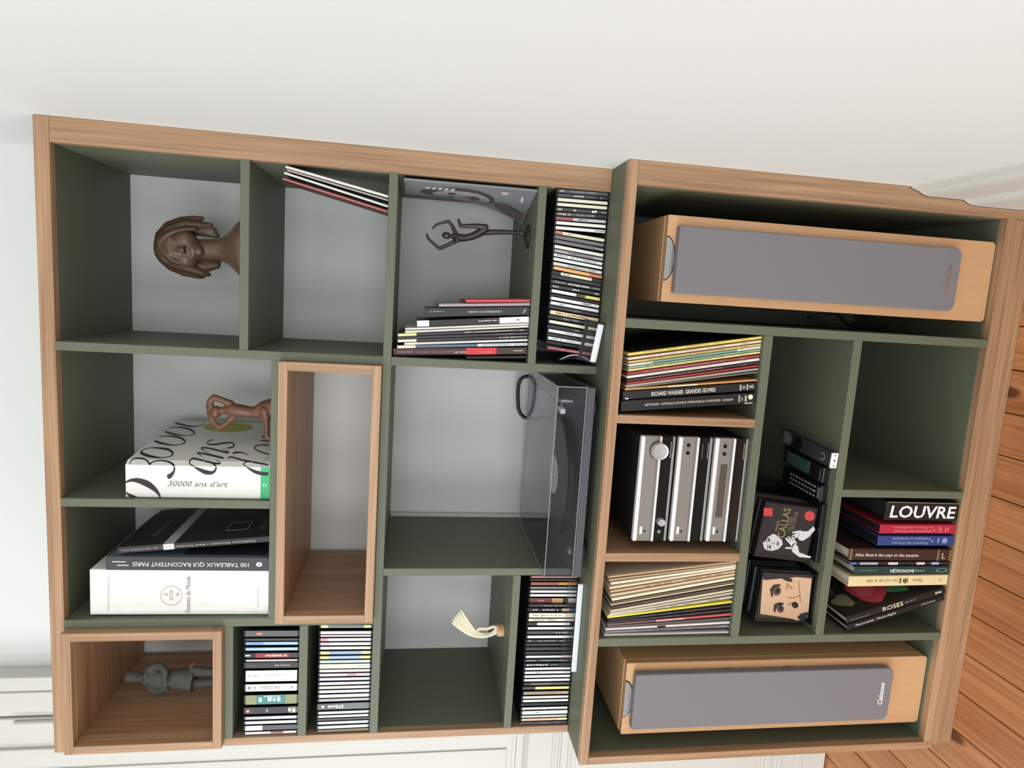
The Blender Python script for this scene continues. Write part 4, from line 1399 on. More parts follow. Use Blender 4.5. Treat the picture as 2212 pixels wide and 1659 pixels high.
s.marks(s.au(2043), s.au(2056), 0, 1.2, 5, paint(222, 130, 140))
s = lowbook('blue paperback almanac between red almanac and brown atlas', (1896.5, 1168), (2065.5, 1168.6), .0245, (44, 66, 124), .16, .002, pages='black_matte')  # black page block stands for page tops in shade
s.text(1927, 2008, -.42, .7, 'Almanach des Français', paint(160, 176, 216), flip=True)
s.text(1928, 2013, .42, .6, 'Traditions et variations', paint(160, 176, 216), flip=True, shear=.2)
s.text(2014, 2020, -.1, .5, '4', paint(170, 186, 220), flip=True)
s.marks(s.au(2027), s.au(2031), 0, 1.2, 2, paint(150, 166, 210))
s.marks(s.au(2038), s.au(2050), 0, 1.2, 5, paint(160, 176, 216))
s = lowbook('thick brown atlas with gilt bands on its spine', (1834, 1197.8), (2062.5, 1199.6), .0290, (58, 37, 33), .26, .0035)
s.text(1847, 1987, -.1, .72, 'Atlas illustré des pays et des peuples', paint(226, 206, 190), bold=.01)
for u_ in (1836, 2029, 2056):
    s.band(u_, u_ + 5, -.98, .98, paint(120, 96, 56))
s.text(2040, 2048, -.1, 1.0, 'L', paint(220, 200, 180))
s = lowbook('slim book with a strip of small photographs on its spine', (1836, 1217.3), (2057, 1216.9), .0078, (50, 36, 42), .26, .0018)
for u0, u1, cc in ((1836, 1850, (70, 104, 170)), (1857, 1896, (164, 160, 166)), (1919, 1940, (214, 208, 204)), (1981, 1999, (210, 200, 196)), (2014, 2031, (160, 166, 200))):
    s.band(u0, u1, -.8, .8, paint(*cc))
s = lowbook('dark green book with jagged white title letters on its spine', (1845.5, 1232.3), (2055, 1231.3), .0195, (30, 58, 56), .25, .0028)
s.text(1923, 1976, -.05, 1.05, 'MÉTRONOME', paint(226, 226, 220), bold=.02)
s.text(1978, 1998, -.05, .45, 'illustré', paint(206, 212, 208))
s.marks(s.au(1856), s.au(1892), 0, .32, 18, paint(110, 136, 132))
ring = [s.p(s.au(2037), 0, -.0008) + s.ez * (.0155 * math.cos(i * .2618)) + s.ex * (.0052 * math.sin(i * .2618)) for i in range(24)]
MB().add(ring + [s.p(s.au(2037), 0, -.0008) + (p_ - s.p(s.au(2037), 0, -.0008)) * .82 for p_ in ring], [[i, (i + 1) % 24, 24 + (i + 1) % 24, 24 + i] for i in range(24)]).build('publisher_mark', paint(150, 170, 166), s.root)
s = lowbook('cream clothbound book with a small black emblem leaning on the green one', (1833.5, 1256.3), (2051, 1252.6), .0265, (226, 206, 160), .25, .0032)
s.text(1871, 1940, 0, .62, 'Les cris de la ville', paint(150, 132, 96), flip=True, shear=.2)
s.text(1972, 1994, 0, .62, 'Massin', paint(150, 132, 96), flip=True, shear=.2)
s.marks(s.au(1943), s.au(1962), 0, 1.0, 5, paint(60, 52, 44))
s.text(2030, 2036, .1, .5, 'X', paint(170, 150, 110))
s = lowbook('black ROSES book with a pink flower on its cover, leaning', (1828, 1341), (2043, 1275.5), .0165, (24, 24, 25), .26, .0025)
s.text(1906, 1950, .1, 1.35, 'ROSES', paint(232, 226, 200), bold=.005)
s.marks(s.au(1953), s.au(1978), .1, .4, 12, paint(150, 150, 140))
s.text(1835, 1878, -.15, .55, 'Charles Aumonier', paint(140, 138, 132), shear=.1)
s.marks(s.au(2020), s.au(2034), .1, .8, 3, paint(206, 200, 180))


def petal(cs, cd_, rs, rd, col, lift, sd):
    rnd = random.Random(sd)
    pts = []
    for i in range(20):
        a = i * .31416
        f = 1 + .16 * math.sin(3 * a + sd) + .06 * rnd.uniform(-1, 1)
        pts.append(s.p(cs + rs * f * math.cos(a), 1.0 + lift, cd_ + rd * f * math.sin(a)))
    c_ = s.p(cs, 1.0 + lift, cd_)
    MB().add(pts + [c_], [[i, (i + 1) % 20, 20] for i in range(20)]).build('flower_print', paint(*col), s.root)


petal(.42, .075, .17, .050, (186, 64, 90), .07, 1)
petal(.40, .085, .09, .030, (208, 96, 118), .09, 2)
petal(.55, .13, .10, .03, (176, 90, 92), .06, 3)
petal(.66, .055, .09, .024, (70, 128, 90), .05, 4)
petal(.14, .065, .09, .028, (118, 130, 106), .05, 5)
petal(.10, .12, .08, .02, (60, 74, 62), .04, 6)
s = lowbook('black book lettered Panorama along its spine under the ROSES book', (1829, 1357.3), (2041, 1290.5), .0150, (22, 22, 23), .26, .0025)
s.text(1848, 1935, 0, 1.0, 'Panorama  Haut-Agile', paint(214, 212, 206), bold=.008)
s.text(1990, 2020, .1, .6, 'Hachette', paint(200, 198, 192), shear=.1)

# ------------------------------------------------------------------ loudspeakers
mat('beech', rgb(204, 160, 118), 0.42, 0.05, 8, stretch=(14, 14, 1))
mat('grille_cloth', rgb(126, 122, 125), 0.9, 0.10, 900, bump=.3)
mat('bright_alu', rgb(232, 233, 234), 0.33, 0.03, 30, metallic=0.15)
mat('driver_black', rgb(12, 12, 13), 0.5)


def rounded(x0, x1, z0, z1, rb, rt, n=6):
    """rectangle in the xz plane with round corners, counter-clockwise seen from the room"""
    out = []
    for cx, cz, r, a0 in ((x1 - rb, z0 + rb, rb, -90), (x1 - rt, z1 - rt, rt, 0), (x0 + rt, z1 - rt, rt, 90), (x0 + rb, z0 + rb, rb, 180)):
        for i in range(n + 1):
            a = math.radians(a0 + 90 * i / n)
            out.append((cx + r * math.cos(a), cz + r * math.sin(a)))
    return out


def speaker(label, x0, x1, yf, z0, z1, depth, gx0, gx1, gz0, gz1, wo):
    sp_ = thing('loudspeaker', label, 'loudspeaker', ((x0 + x1) / 2, yf + depth / 2, z0), 'floor-standing loudspeakers in the cabinet bays')
    MB().prism([(a, yf + .018, b) for a, b in rounded(x0, x1, z0, z1, .010, .002)], (0, depth - .018, 0)).build('cabinet', 'beech', sp_, bevel=.0015)
    MB().prism([(a, yf, b) for a, b in rounded(x0, x1, z0, z1 - .0012, .010, .0015)], (0, .0172, 0)).build('front_baffle', 'beech', sp_, bevel=.0025, seg=2)
    xm, zr = (x0 + x1) / 2, z1 - .0015
    half = [(xm + .046 * math.cos(math.pi * i / 16), zr - .021 * math.sin(math.pi * i / 16)) for i in range(17)]
    MB().prism([(a, yf - .0022, b) for a, b in half], (0, .003, 0)).build('tweeter_plate', 'silver', sp_, bevel=.0006)
    half = [(xm + .0485 * math.cos(math.pi * i / 16), zr - .0232 * math.sin(math.pi * i / 16)) for i in range(17)]
    MB().prism([(a, yf - .0006, b) for a, b in half], (0, .001, 0)).build('tweeter_shadow_gap', 'driver_black', sp_)
    gp = rounded(gx0, gx1, gz0, gz1, .018, .003)
    MB().prism([(a, yf - .022, b) for a, b in gp], (0, .0195, 0)).build('grille', 'grille_cloth', sp_, bevel=.006, seg=3)
    wr = (gx1 - gx0) / 2 + wo
    for zc in (gz1 - .24, gz1 - .40):
        MB().lathe((xm, yf - .0012, zc), [(.0, -.001), (wr, -.001), (wr, .006), (wr - .009, .011), (.04, .004), (.0, .004)], 36, 'y').build('woofer', 'driver_black', sp_)
    lettering(sp_, 'Cabasse', ((gx0 + gx1) / 2 + .002, yf - .0224, gz0 + .028), (1, 0, 0), (0, 0, 1), .060, .014, 'silver' if wo < 0 else 'bright_alu', shear=.3, bold=.03, name='maker_badge')
    MB().box(x0 + .012, x1 - .012, yf + .03, yf + depth - .01, z0 - .0013, z0).build('felt_pad', 'black_matte', sp_)
    return sp_


gr = [at(u, v, -.122) for u, v in ((1470, 487), (1458, 635), (2081, 536), (2058.6, 671))]
speaker('beech loudspeaker with grey grille in the cabinet bay nearest the white wall', .1345, .3215, -.100, ZB1 + .0018, .931, .34,
        (gr[1].x + gr[3].x) / 2, (gr[0].x + gr[2].x) / 2, gr[2].z, gr[0].z, -.004)
gl_ = [at(u, v, -.113) for u, v in ((1374.7, 1461), (1362.6, 1580), (1933, 1440.7), (1921.8, 1552.8))]
speaker('beech loudspeaker with grey grille in the cabinet bay nearest the panelled door', -.9090, -.7240, -.091, ZB1 + .0018, .9285, .34,
        max(-.895, (gl_[1].x + gl_[3].x) / 2), (gl_[0].x + gl_[2].x) / 2, gl_[2].z, gl_[0].z, .0035)
pts = [at(u, v, .10) for u, v in ((1745, 686), (1800, 676), (1815, 684), (1826, 698), (1845, 705), (1872, 708), (1900, 709), (1916, 707))]
tag(MB().tube(pts, .0042, 8).build('speaker_cable', 'black_plastic', smooth=True), 'black speaker cable looping in the dark bay beside the loudspeaker', 'cable')

# ------------------------------------------------------------------ hi-fi stack
mat('brushed', rgb(142, 136, 130), 0.42, 0.05, 30, stretch=(1, 1, 60), metallic=0.35)
mat('gloss_black', rgb(13, 12, 14), 0.10, 0.1, 20)
HX0, HX1, HYF, HDEP = -.4130, -.1660, -.1050, .30
HZ = [(.8668, .9480), (.7772, .8588), (.6888, .7700)]
HL = ['upper hi-fi unit with a large silver volume knob', 'middle hi-fi unit of the three, with two small buttons on silver', 'bottom hi-fi unit with a drawer slot, resting on the sage shelf']
for i, (z0, z1) in enumerate(HZ):
    h = thing('hifi_unit', HL[i], 'hi-fi unit', ((HX0 + HX1) / 2, HYF + HDEP / 2, z0), 'three stacked hi-fi units')
    H = z1 - z0

    def zz(f):
        return z1 - H * f
    MB().box(HX0 + .003, HX1 - .003, HYF + .012, HYF + HDEP, z0, z1 - .001).build('chassis', 'black_matte', h, bevel=.002)
    MB().box(HX0, HX1, HYF - .003, HYF + .012, zz(.125), zz(0)).build('top_lip', 'bright_alu', h, bevel=.003, seg=2)
    MB().box(HX0, HX1, HYF, HYF + .012, zz(.50), zz(.126)).build('silver_panel', 'brushed', h, bevel=.0006)
    MB().box(HX0, HX1, HYF - .0012, HYF + .011, zz(.535), zz(.503)).build('groove_strip', 'brushed', h, bevel=.0006)
    MB().box(HX0, HX1, HYF - .004, HYF + .011, zz(.60), zz(.537)).build('lower_lip', 'bright_alu', h, bevel=.0014, seg=2)
    MB().box(HX0 + .001, HX1 - .001, HYF + .002, HYF + .012, zz(.925), zz(.602)).build('black_window', 'gloss_black', h, bevel=.0006)
    MB().box(HX0, HX1, HYF - .001, HYF + .012, zz(1), zz(.928)).build('bottom_trim', 'silver', h, bevel=.0012)
    for fx in (HX0 + .03, HX1 - .03):
        for fy in (HYF + .04, HYF + HDEP - .04):
            MB().lathe((fx, fy, z0 - (.0018 if i == 2 else .0076)), [(.010, 0), (.010, .0019 if i == 2 else .0077)], 16).build('foot', 'black_matte', h)
    MB().box(HX0 + .017, HX0 + .035, HYF - .0008, HYF, zz(.255), zz(.185)).build('maker_plate', 'bright_alu', h)
    MB().lathe((HX0 + .0235, HYF, zz(.335)), [(.0028, 0), (.0028, .0006)], 12, 'y').build('sensor', 'driver_black', h)
    MB().box(HX1 - .050, HX1 - .012, HYF + .0005, HYF + .0025, zz(.90), zz(.875)).build('model_plate', 'brushed', h)
    if i == 0:
        kc = (HX1 - .0325, HYF, zz(.515))
        MB().lathe(kc, [(.0212, 0), (.0212, .001)], 40, 'y').build('knob_ring', 'driver_black', h)
        MB().lathe(kc, [(.0192, .001), (.0192, .015), (.0180, .0172), (.0150, .0164), (.0, .0156)], 48, 'y').build('volume_knob', 'chrome', h, smooth=False)
        MB().lathe((HX0 + .047, HYF + .002, zz(.78)), [(.0090, 0), (.0085, .012), (.0070, .0135), (.0, .013)], 28, 'y').build('tone_knob', 'chrome', h)
        MB().lathe((HX0 + .022, HYF + .002, zz(.77)), [(.0042, 0), (.0042, .0012), (.0026, .0012), (.0022, .0004), (0, .0004)], 20, 'y').build('headphone_jack', 'silver', h)
    else:
        for dx in (.019, .037):
            MB().lathe((HX1 - dx, HYF, zz(.285)), [(.0052, 0), (.0050, .002), (.0036, .0035), (0, .0035)], 20, 'y').build('button', 'gloss_black', h)
            MB().lathe((HX1 - dx, HYF, zz(.285)), [(.0062, 0), (.0062, .0008)], 20, 'y').build('button_ring', 'chrome', h)
        if i == 1:
            MB().box(HX1 - .050, HX1 - .016, HYF + .0012, HYF + .0022, zz(.735), zz(.722)).build('indicator_line', 'silver', h)
        if i == 2:
            MB().box(HX0 + .058, HX1 - .062, HYF - .0006, HYF + .0004, zz(.43), zz(.22)).build('drawer_slot', paint(84, 74, 70, .3), h)
            MB().box(HX0 + .058, HX1 - .062, HYF - .0010, HYF, zz(.215), zz(.20)).build('drawer_edge', 'silver', h)
    MB().box(HX0 + .010, HX0 + .034, HYF - .0046, HYF - .0036, zz(.59), zz(.545)).build('power_button', 'bright_alu', h, bevel=.0004)

# ------------------------------------------------------------------ turntable
TX0, TX1, TYF, TYB = -.5165, -.0675, -.0700, .2950
tt = thing('turntable', 'dark grey turntable under a clear dust cover', 'turntable', ((TX0 + TX1) / 2, (TYF + TYB) / 2, ZL))
mat('plinth_grey', rgb(74, 76, 80), 0.4, 0.05, 60)
MB().box(TX0, TX1, TYF, TYB, 1.0520, 1.0705).build('plinth', 'plinth_grey', tt, bevel=.0015, seg=2)
MB().box(TX0 + .006, TX1 - .006, TYF + .006, TYB - .006, 1.0706, 1.0712).build('top_plate', mat('plate_dark', rgb(46, 47, 49), .45), tt)
for fx, fy in ((TX0 + .05, TYF + .05), (TX1 - .05, TYF + .05), (TX0 + .05, TYB - .05), (TX1 - .05, TYB - .05)):
    MB().lathe((fx, fy, ZL + .0004), [(.020, 0), (.024, .006), (.022, .0184)], 24).build('foot', 'black_matte', tt)
PC = Vector((-.318, .105, 1.0713))
MB().lathe(PC, [(.146, 0), (.150, .002), (.150, .019), (.147, .0215), (0, .0215)], 72).build('platter', 'gloss_black', tt, bevel=0)
rec = MB().lathe(PC + Vector((0, 0, .0216)), [(.150, 0), (.1505, .0009), (.149, .0017), (.052, .0017), (.051, .0013), (0, .0013)], 72).build('record', mat('vinyl', rgb(24, 24, 25), .25, .2, 500), tt)
MB().lathe(PC + Vector((0, 0, .0236)), [(.049, 0), (.049, .0003)], 40).build('record_label', paint(222, 222, 218), rec)
MB().lathe(PC + Vector((0, 0, .0239)), [(.0035, 0), (.003, .009), (.0, .0098)], 14).build('spindle', 'chrome', tt)
AP = Vector((-.112, .235, 1.0713))
MB().lathe(AP, [(.024, 0), (.024, .010), (.014, .013), (.014, .032), (.0, .032)], 28).build('tonearm_base', 'black_plastic', tt)
a0_, a1_ = AP + Vector((0, 0, .040)), Vector((-.135, .035, 1.1055))
arm = MB().tube([a0_ + (a0_ - a1_) * .22, a0_, a0_.lerp(a1_, .5), a1_], .0042, 12).build('tonearm', 'black_plastic', tt, smooth=True)
dirn = (a0_ - a1_).normalized()
MB().tube([a0_ + dirn * .022, a0_ + dirn * .050], .015, 24).build('counterweight', 'gloss_black', arm)
MB().obox(a1_ - dirn * .010, dirn.cross(Vector((0, 0, 1))).normalized(), dirn, Vector((0, 0, 1)), .013, .030, .012).build('cartridge', paint(232, 232, 230, .3), arm, bevel=.0015)
MB().tube([a1_ + Vector((.004, 0, 0)), a1_ + Vector((.018, -.006, -.002))], .0016, 8).build('finger_lift', 'chrome', arm)
MB().lathe(Vector((-.120, .06, 1.0713)), [(.005, 0), (.004, .030), (.006, .034), (0, .034)], 14).build('arm_rest', 'chrome', tt)
MB().lathe(Vector((-.470, -.02, 1.0713)), [(.010, 0), (.010, .004), (0, .0045)], 20).build('speed_button', 'silver', tt)
cz0, cz1, w_ = 1.0708, 1.1400, .0030
cv = MB()
cv.box(TX0, TX1, TYF, TYF + w_, cz0, cz1 - w_).box(TX0, TX1, TYB - w_, TYB, cz0, cz1 - w_)
cv.box(TX0, TX0 + w_, TYF + w_, TYB - w_, cz0, cz1 - w_).box(TX1 - w_, TX1, TYF + w_, TYB - w_, cz0, cz1 - w_)
cv.box(TX0, TX1, TYF, TYB, cz1 - w_ + .0001, cz1)
cov = cv.build('dust_cover', 'smoked_plastic', tt)
mat('edge_grey', rgb(150, 150, 156), .3)
for a_, b_ in (((TX0, TYF, cz1), (TX1, TYF, cz1)), ((TX0, TYF, cz0 + .002), (TX1, TYF, cz0 + .002)), ((TX0, TYF, cz0), (TX0, TYF, cz1)), ((TX1, TYF, cz0), (TX1, TYF, cz1)), ((TX1, TYF, cz1), (TX1, TYB, cz1)), ((TX0, TYF, cz1), (TX0, TYB, cz1)), ((TX0, TYB, cz1), (TX1, TYB, cz1))):
    MB().tube([a_, b_], .0011, 6).build('cover_edge', 'edge_grey', cov)
# cable hoop rising behind the turntable
pc = [at(u, v, .330) for u, v in ((1172, 904), (1150, 905), (1140, 904), (1130, 900), (1123, 892), (1119.5, 880), (1118.5, 860), (1119, 840), (1121, 828), (1125, 819), (1132, 814), (1142, 812.5), (1172, 813))]
pc = [Vector((pc[0].x, .330, ZL + .006))] + pc + [Vector((pc[-1].x, .330, ZL + .006))]
tag(MB().tube(pc, .0052, 12).build('audio_cable', 'black_plastic', smooth=True), 'stiff black audio cable hoop rising behind the turntable', 'cable')

# ------------------------------------------------------------------ CD racks with front covers, on the middle cabinet shelf
YC0 = -.090


def cd_rack(label, quad, group, n):
    """quad: corners of the front case in the picture: top right, bottom right, bottom left, top left (upright sense)"""
    tr, br, bl, tl = [at(u, v, YC0) for u, v in quad]
    ez_ = ((tr + tl) - (br + bl)).normalized()
    ex_ = Vector((ez_.z, 0, -ez_.x))
    wd, hg = .5 * ((tr - tl).length + (br - bl).length), .5 * ((tr - br).length + (tl - bl).length)
    c = (tr + br + bl + tl) / 4
    x0, x1 = c.x - wd / 2 - .004, c.x + wd / 2 + .006
    zfoot = T2A + .0006
    ztray = min((c - ez_ * hg / 2 + ex_ * k * wd / 2).z for k in (-1, 1)) - .0012
    r = thing('cd_rack', label, 'CD rack', ((x0 + x1) / 2, YC0 + .07, T2A))
    MB().box(x0, x1, YC0 - .012, YC0 + .20, zfoot, ztray).build('tray', 'black_plastic', r, bevel=.002)
    MB().box(x0, x1, YC0 + .19, YC0 + .20, ztray, ztray + .10).build('back_plate', 'black_plastic', r, bevel=.002)
    return c, ex_, ez_, wd, hg


def rack_cd(label, c, ex_, ez_, wd, hg, y, m_, group, face):
    o = thing('cd_case', label, 'CD case', tuple(c - ez_ * hg / 2 + Vector((0, y - YC0, 0))), group)
    cc = Vector((c.x, y + .005, c.z))
    MB().obox(cc + Vector((0, .0005, 0)), ex_, yy, ez_, wd, .0085, hg).build('case', m_, o, bevel=.0008)
    MB().obox(cc + Vector((0, -.0042, 0)) + ex_ * .004, ex_, yy, ez_, wd - .014, .0004, hg - .008).build('cover_card', face, o)
    return o


def flat(o, pts, col, name, y):
    """flat printed shape on a cover; pts in picture points"""
    P_ = [at(u, v, y) for u, v in pts]
    MB().add(P_, [list(range(len(P_)))]).build(name, paint(*col), o)


def C18(pts):
    return [(1580 + a / 3.318, 900 + b / 3.318) for a, b in pts]


def ellc(cx, cy, rx, ry, rot=0, n=16):
    cr_, sr = math.cos(math.radians(rot)), math.sin(math.radians(rot))
    return C18([(cx + rx * math.cos(i * 2 * math.pi / n) * cr_ - ry * math.sin(i * 2 * math.pi / n) * sr,
                 cy + rx * math.cos(i * 2 * math.pi / n) * sr + ry * math.sin(i * 2 * math.pi / n) * cr_) for i in range(n)])


PG = 'compact discs in the two racks'
fr = cd_rack('black CD rack holding the CDs behind the black-and-white portrait cover', ((1644.8, 1083.8), (1760.3, 1097), (1750.8, 1216.4), (1638.8, 1201.4)), PG, 8)
mat('case_mauve', rgb(96, 84, 86), .2, .2, 30)
o = rack_cd('CD with black cover showing a pale face and two hands', *fr, YC0, 'case_plastic', PG, paint(40, 40, 42, .3))
yf_ = YC0 + .0005
flat(o, C18([(232, 652), (296, 658), (293, 716), (229, 710)]), (196, 60, 58), 'red_label', yf_)
flat(o, ellc(561, 712, 37, 36), (196, 64, 66), 'red_sticker', yf_)
flat(o, C18([(235, 945), (224, 905), (246, 862), (286, 836), (318, 846), (362, 884), (368, 916), (336, 950), (292, 962), (256, 958)]), (196, 196, 194), 'face_print', yf_)
flat(o, C18([(236, 905), (228, 880), (246, 858), (284, 834), (300, 838), (262, 862), (246, 884)]), (22, 22, 23), 'hair_print', yf_ - .0003)
for cx_, cy_ in ((270, 884), (276, 934)):
    flat(o, ellc(cx_, cy_, 7, 15, -8), (58, 58, 58), 'eye_print', yf_ - .0004)
    flat(o, C18([(cx_ - 17, cy_ - 18), (cx_ - 13, cy_ - 18), (cx_ - 14, cy_ + 18), (cx_ - 19, cy_ + 16)]), (50, 50, 50), 'brow_print', yf_ - .0004)
flat(o, C18([(284, 906), (310, 900), (312, 914), (288, 914)]), (156, 154, 152), 'nose_print', yf_ - .0004)
flat(o, ellc(332, 912, 7, 17, 4), (92, 78, 78), 'mouth_print', yf_ - .0004)
for poly in ([(590, 784), (600, 812), (556, 862), (512, 890), (484, 884), (470, 850), (500, 822), (548, 822)],
             [(500, 814), (434, 826), (436, 834), (500, 836)], [(486, 830), (436, 848), (440, 856), (492, 850)], [(476, 846), (446, 866), (452, 872), (486, 864)],
             [(572, 1004), (566, 1014), (486, 1006), (436, 968), (428, 930), (452, 904), (476, 930), (486, 974)],
             [(436, 934), (386, 876), (392, 866), (452, 916)], [(446, 916), (402, 862), (412, 858), (462, 908)], [(456, 908), (428, 860), (438, 858), (472, 910)], [(432, 950), (384, 946), (386, 936), (440, 934)]):
    flat(o, C18(poly), (206, 206, 204), 'hand_print', yf_)
u_, v_ = C18([(378, 762)])[0]
lettering(o, 'CALLAS', at(u_, v_, yf_ - .0003), fr[1], fr[2], .074, .019, paint(150, 138, 96), name='title_lettering')
for bx, by, body, w_, h_ in ((330, 780, 'MARIA', .026, .008), (420, 770, 'LA VOIX', .034, .008), (452, 745, 'DU SIECLE', .044, .008)):
    u_, v_ = C18([(bx, by)])[0]
    lettering(o, body, at(u_, v_, yf_ - .0003), fr[1], fr[2], w_, h_, paint(140, 128, 88), name='title_lettering')
for i in range(1, 9):
    c2 = (fr[0] + Vector((.0012 * math.sin(i * 2.1), 0, .0)), fr[1], fr[2], fr[3] + .0, fr[4])
    rack_cd('mauve-edged CD, %s behind the black portrait cover' % ORD[i - 1], *c2, YC0 + .0106 * i, ('case_mauve', 'case_plastic')[i % 2], PG, paint(70, 64, 66))

fr = cd_rack('black CD rack holding the CDs behind the sketched eyes cover', ((1644.8, 1236), (1754.0, 1240.6), (1745.8, 1347.5), (1634, 1342)), PG, 8)
o = rack_cd('CD with tan cover showing a drawn pair of dark eyes', *fr, YC0, 'case_plastic', PG, paint(52, 50, 50, .3))
flat(o, C18([(226, 1128), (300, 1138), (400, 1158), (470, 1150), (576, 1160), (548, 1440), (470, 1462), (440, 1450), (330, 1432), (206, 1414)]), (206, 170, 138), 'tan_print', yf_)
flat(o, C18([(226, 1128), (330, 1140), (430, 1160), (440, 1186), (396, 1180), (360, 1160), (240, 1172), (220, 1160)]), (40, 34, 32), 'hair_print', yf_ - .0002)
flat(o, C18([(284, 1290), (276, 1240), (300, 1206), (346, 1200), (356, 1212), (310, 1222), (294, 1250), (300, 1290)]), (46, 36, 32), 'brow_print', yf_ - .0003)
flat(o, ellc(326, 1250, 30, 34, 20), (92, 70, 58), 'eye_print', yf_ - .0003)
flat(o, ellc(330, 1248, 14, 18, 20), (26, 22, 22), 'pupil_print', yf_ - .0005)
flat(o, C18([(300, 1386), (306, 1346), (340, 1330), (376, 1336), (372, 1350), (330, 1352), (318, 1384), (316, 1410)]), (46, 36, 32), 'brow_print', yf_ - .0003)
flat(o, ellc(350, 1376, 26, 30, -20), (88, 66, 56), 'eye_print', yf_ - .0003)
flat(o, ellc(354, 1372, 12, 17, -20), (26, 22, 22), 'pupil_print', yf_ - .0005)
flat(o, ellc(456, 1350, 26, 22, 30), (30, 24, 24), 'nostril_print', yf_ - .0003)
for pl in ([(390, 1240), (398, 1190), (440, 1230), (430, 1236), (404, 1214), (398, 1244)], [(400, 1290), (440, 1296), (490, 1280), (492, 1288), (440, 1306), (398, 1300)], [(478, 1180), (486, 1180), (500, 1330), (492, 1330)], [(400, 1350), (430, 1330), (434, 1338), (408, 1360)]):
    flat(o, C18(pl), (160, 122, 98), 'drawn_line', yf_ - .0003)
flat(o, C18([(470, 1440), (500, 1410), (552, 1400), (545, 1446), (500, 1462)]), (36, 32, 32), 'dark_corner', yf_ - .0004)
for i in range(1, 9):
    c2 = (fr[0] + Vector((.003 * math.sin(i * 1.3), 0, 0)), fr[1], fr[2], fr[3], fr[4])
    rack_cd('grey-edged CD, %s behind the sketched eyes cover' % ORD[i - 1], *c2, YC0 + .0106 * i, ('clear_plastic', 'case_plastic', 'clear_plastic')[i % 3], PG, paint(*((60, 60, 62), (176, 178, 180), (110, 110, 112))[i % 3]))

# ------------------------------------------------------------------ remote controls leaning beside the racks
def stick(label, f0, f1, width, thick, m_='black_plastic'):
    """remote lying on the shelf: f0, f1 are the front and far end of its top face in the picture"""
    p0, p1 = atz(*f0, T2A + .0006 + thick), atz(*f1, T2A + .0006 + thick)
    e2 = (p1 - p0).normalized()
    e1 = e2.cross(Vector((0, 0, 1))).normalized()
    e3 = Vector((0, 0, 1))
    ln = (p1 - p0).length
    o = thing('remote_control', label, 'remote control', ((p0.x + p1.x) / 2, (p0.y + p1.y) / 2, T2A), 'remote controls lying beside the CD racks')
    MB().obox((p0 + p1) / 2 - e3 * (thick / 2), e1, e2, e3, width, ln, thick).build('body', m_, o, bevel=.003, seg=2)

    def P(a, b, lift=.0):       # a along 0 front..1 far end, b across -1 left..1 right
        return p0 + e2 * (ln * a) + e1 * (b * width / 2) + e3 * lift
    return o, P, e1, e2, e3


mat('grey_plastic', rgb(58, 60, 61), .4, .1, 30)
o, P, e1, e2, e3 = stick('slim dark grey remote with a white front end and a U mark', (1793, 994), (1690, 940), .036, .018, 'grey_plastic')
MB().obox(P(0, 0, -.0085) - e2 * .0022, e1, e2, e3, .0375, .004, .0172).build('white_end', paint(238, 238, 238, .3), o, bevel=.0015, seg=2)
for b_ in (-.72, 0, .72):
    MB().obox(P(0, b_, -.0085) - e2 * .0045, e1, e2, e3, .0026 if b_ else .0055, .0008, .0026).build('screw', 'driver_black', o)
lettering(o, 'U', P(.13, 0, .0004), e1, e2, .016, .017, paint(150, 150, 150), name='mark_lettering')
MB().add([P(.60, -.95, .0004), P(.80, -.95, .0004), P(.72, 0, .0004), P(.80, .95, .0004), P(.60, .95, .0004), P(.54, .1, .0004)], [(0, 5, 4, 3, 2, 1)]).build('black_inlay', 'driver_black', o)
MB().add([P(.83, -.85, .0004), P(.97, -.85, .0004), P(.97, .85, .0004), P(.83, .85, .0004), P(.77, 0, .0004)], [(0, 4, 3, 2, 1)]).build('grey_inlay', paint(120, 121, 122, .3), o)
MB().obox(P(1, 0, -.006) + e2 * .001, e1, e2, e3, .034, .002, .010).build('far_rim', 'silver', o)
o, P, e1, e2, e3 = stick('black remote with a greenish display, between the slim grey remote and the keypad remote', (1777, 1027), (1692, 980), .040, .018)
MB().obox(P(.60, .0, .0003), e1, e2, e3, .031, .100, .0006).build('display', mat('lcd', rgb(66, 92, 88), .25, .25, 90), o)
MB().obox(P(.06, -.1, .0003), e1, e2, e3, .030, .003, .0006).build('front_glint', 'silver', o)
o, P, e1, e2, e3 = stick('black remote with rows of tiny keys, nearest the portrait CD cover', (1773, 1067), (1690, 1022), .042, .018)
for r_ in range(3):
    for c__ in range(9):
        MB().obox(P(.16 + c__ * .075, -.6 + r_ * .55, .0006), e1, e2, e3, .0042, .0060, .0012).build('key', paint(150, 152, 150) if (c__ or r_ != 1) else paint(214, 186, 150), o)
MB().obox(P(.06, 0, .0004), e1, e2, e3, .028, .010, .0008).build('front_bar', 'silver', o, bevel=.0003)

# ------------------------------------------------------------------ sculptures
class Sketch:
    """places joints of a figure: drawing units of one close-up of the photo, at a real depth"""

    def __init__(self, u0, v0, k, Y):
        self.u0, self.v0, self.k, self.Y = u0, v0, k, Y
        self.m = (at(u0, v0, Y) - at(u0 + 1, v0, Y)).length / k      # metres per drawing unit

    def __call__(self, x, y, d=0.0):
        return at(self.u0 + x / self.k, self.v0 + y / self.k, self.Y + d * self.m)

    def chain(self, mb, pts, n=12):
        P_ = [self(p[0], p[1], p[2]) for p in pts]
        mb.chain(P_, [p[3] * self.m for p in pts], n)

    def ball(self, mb, x, y, d, r, sc=(1, 1, 1)):
        mb.ball(self(x, y, d), r * self.m, 16, 12, sc)


def settle(mb, z):
    for v in mb.v:
        if v.z < z:
            v.z = z
    return mb


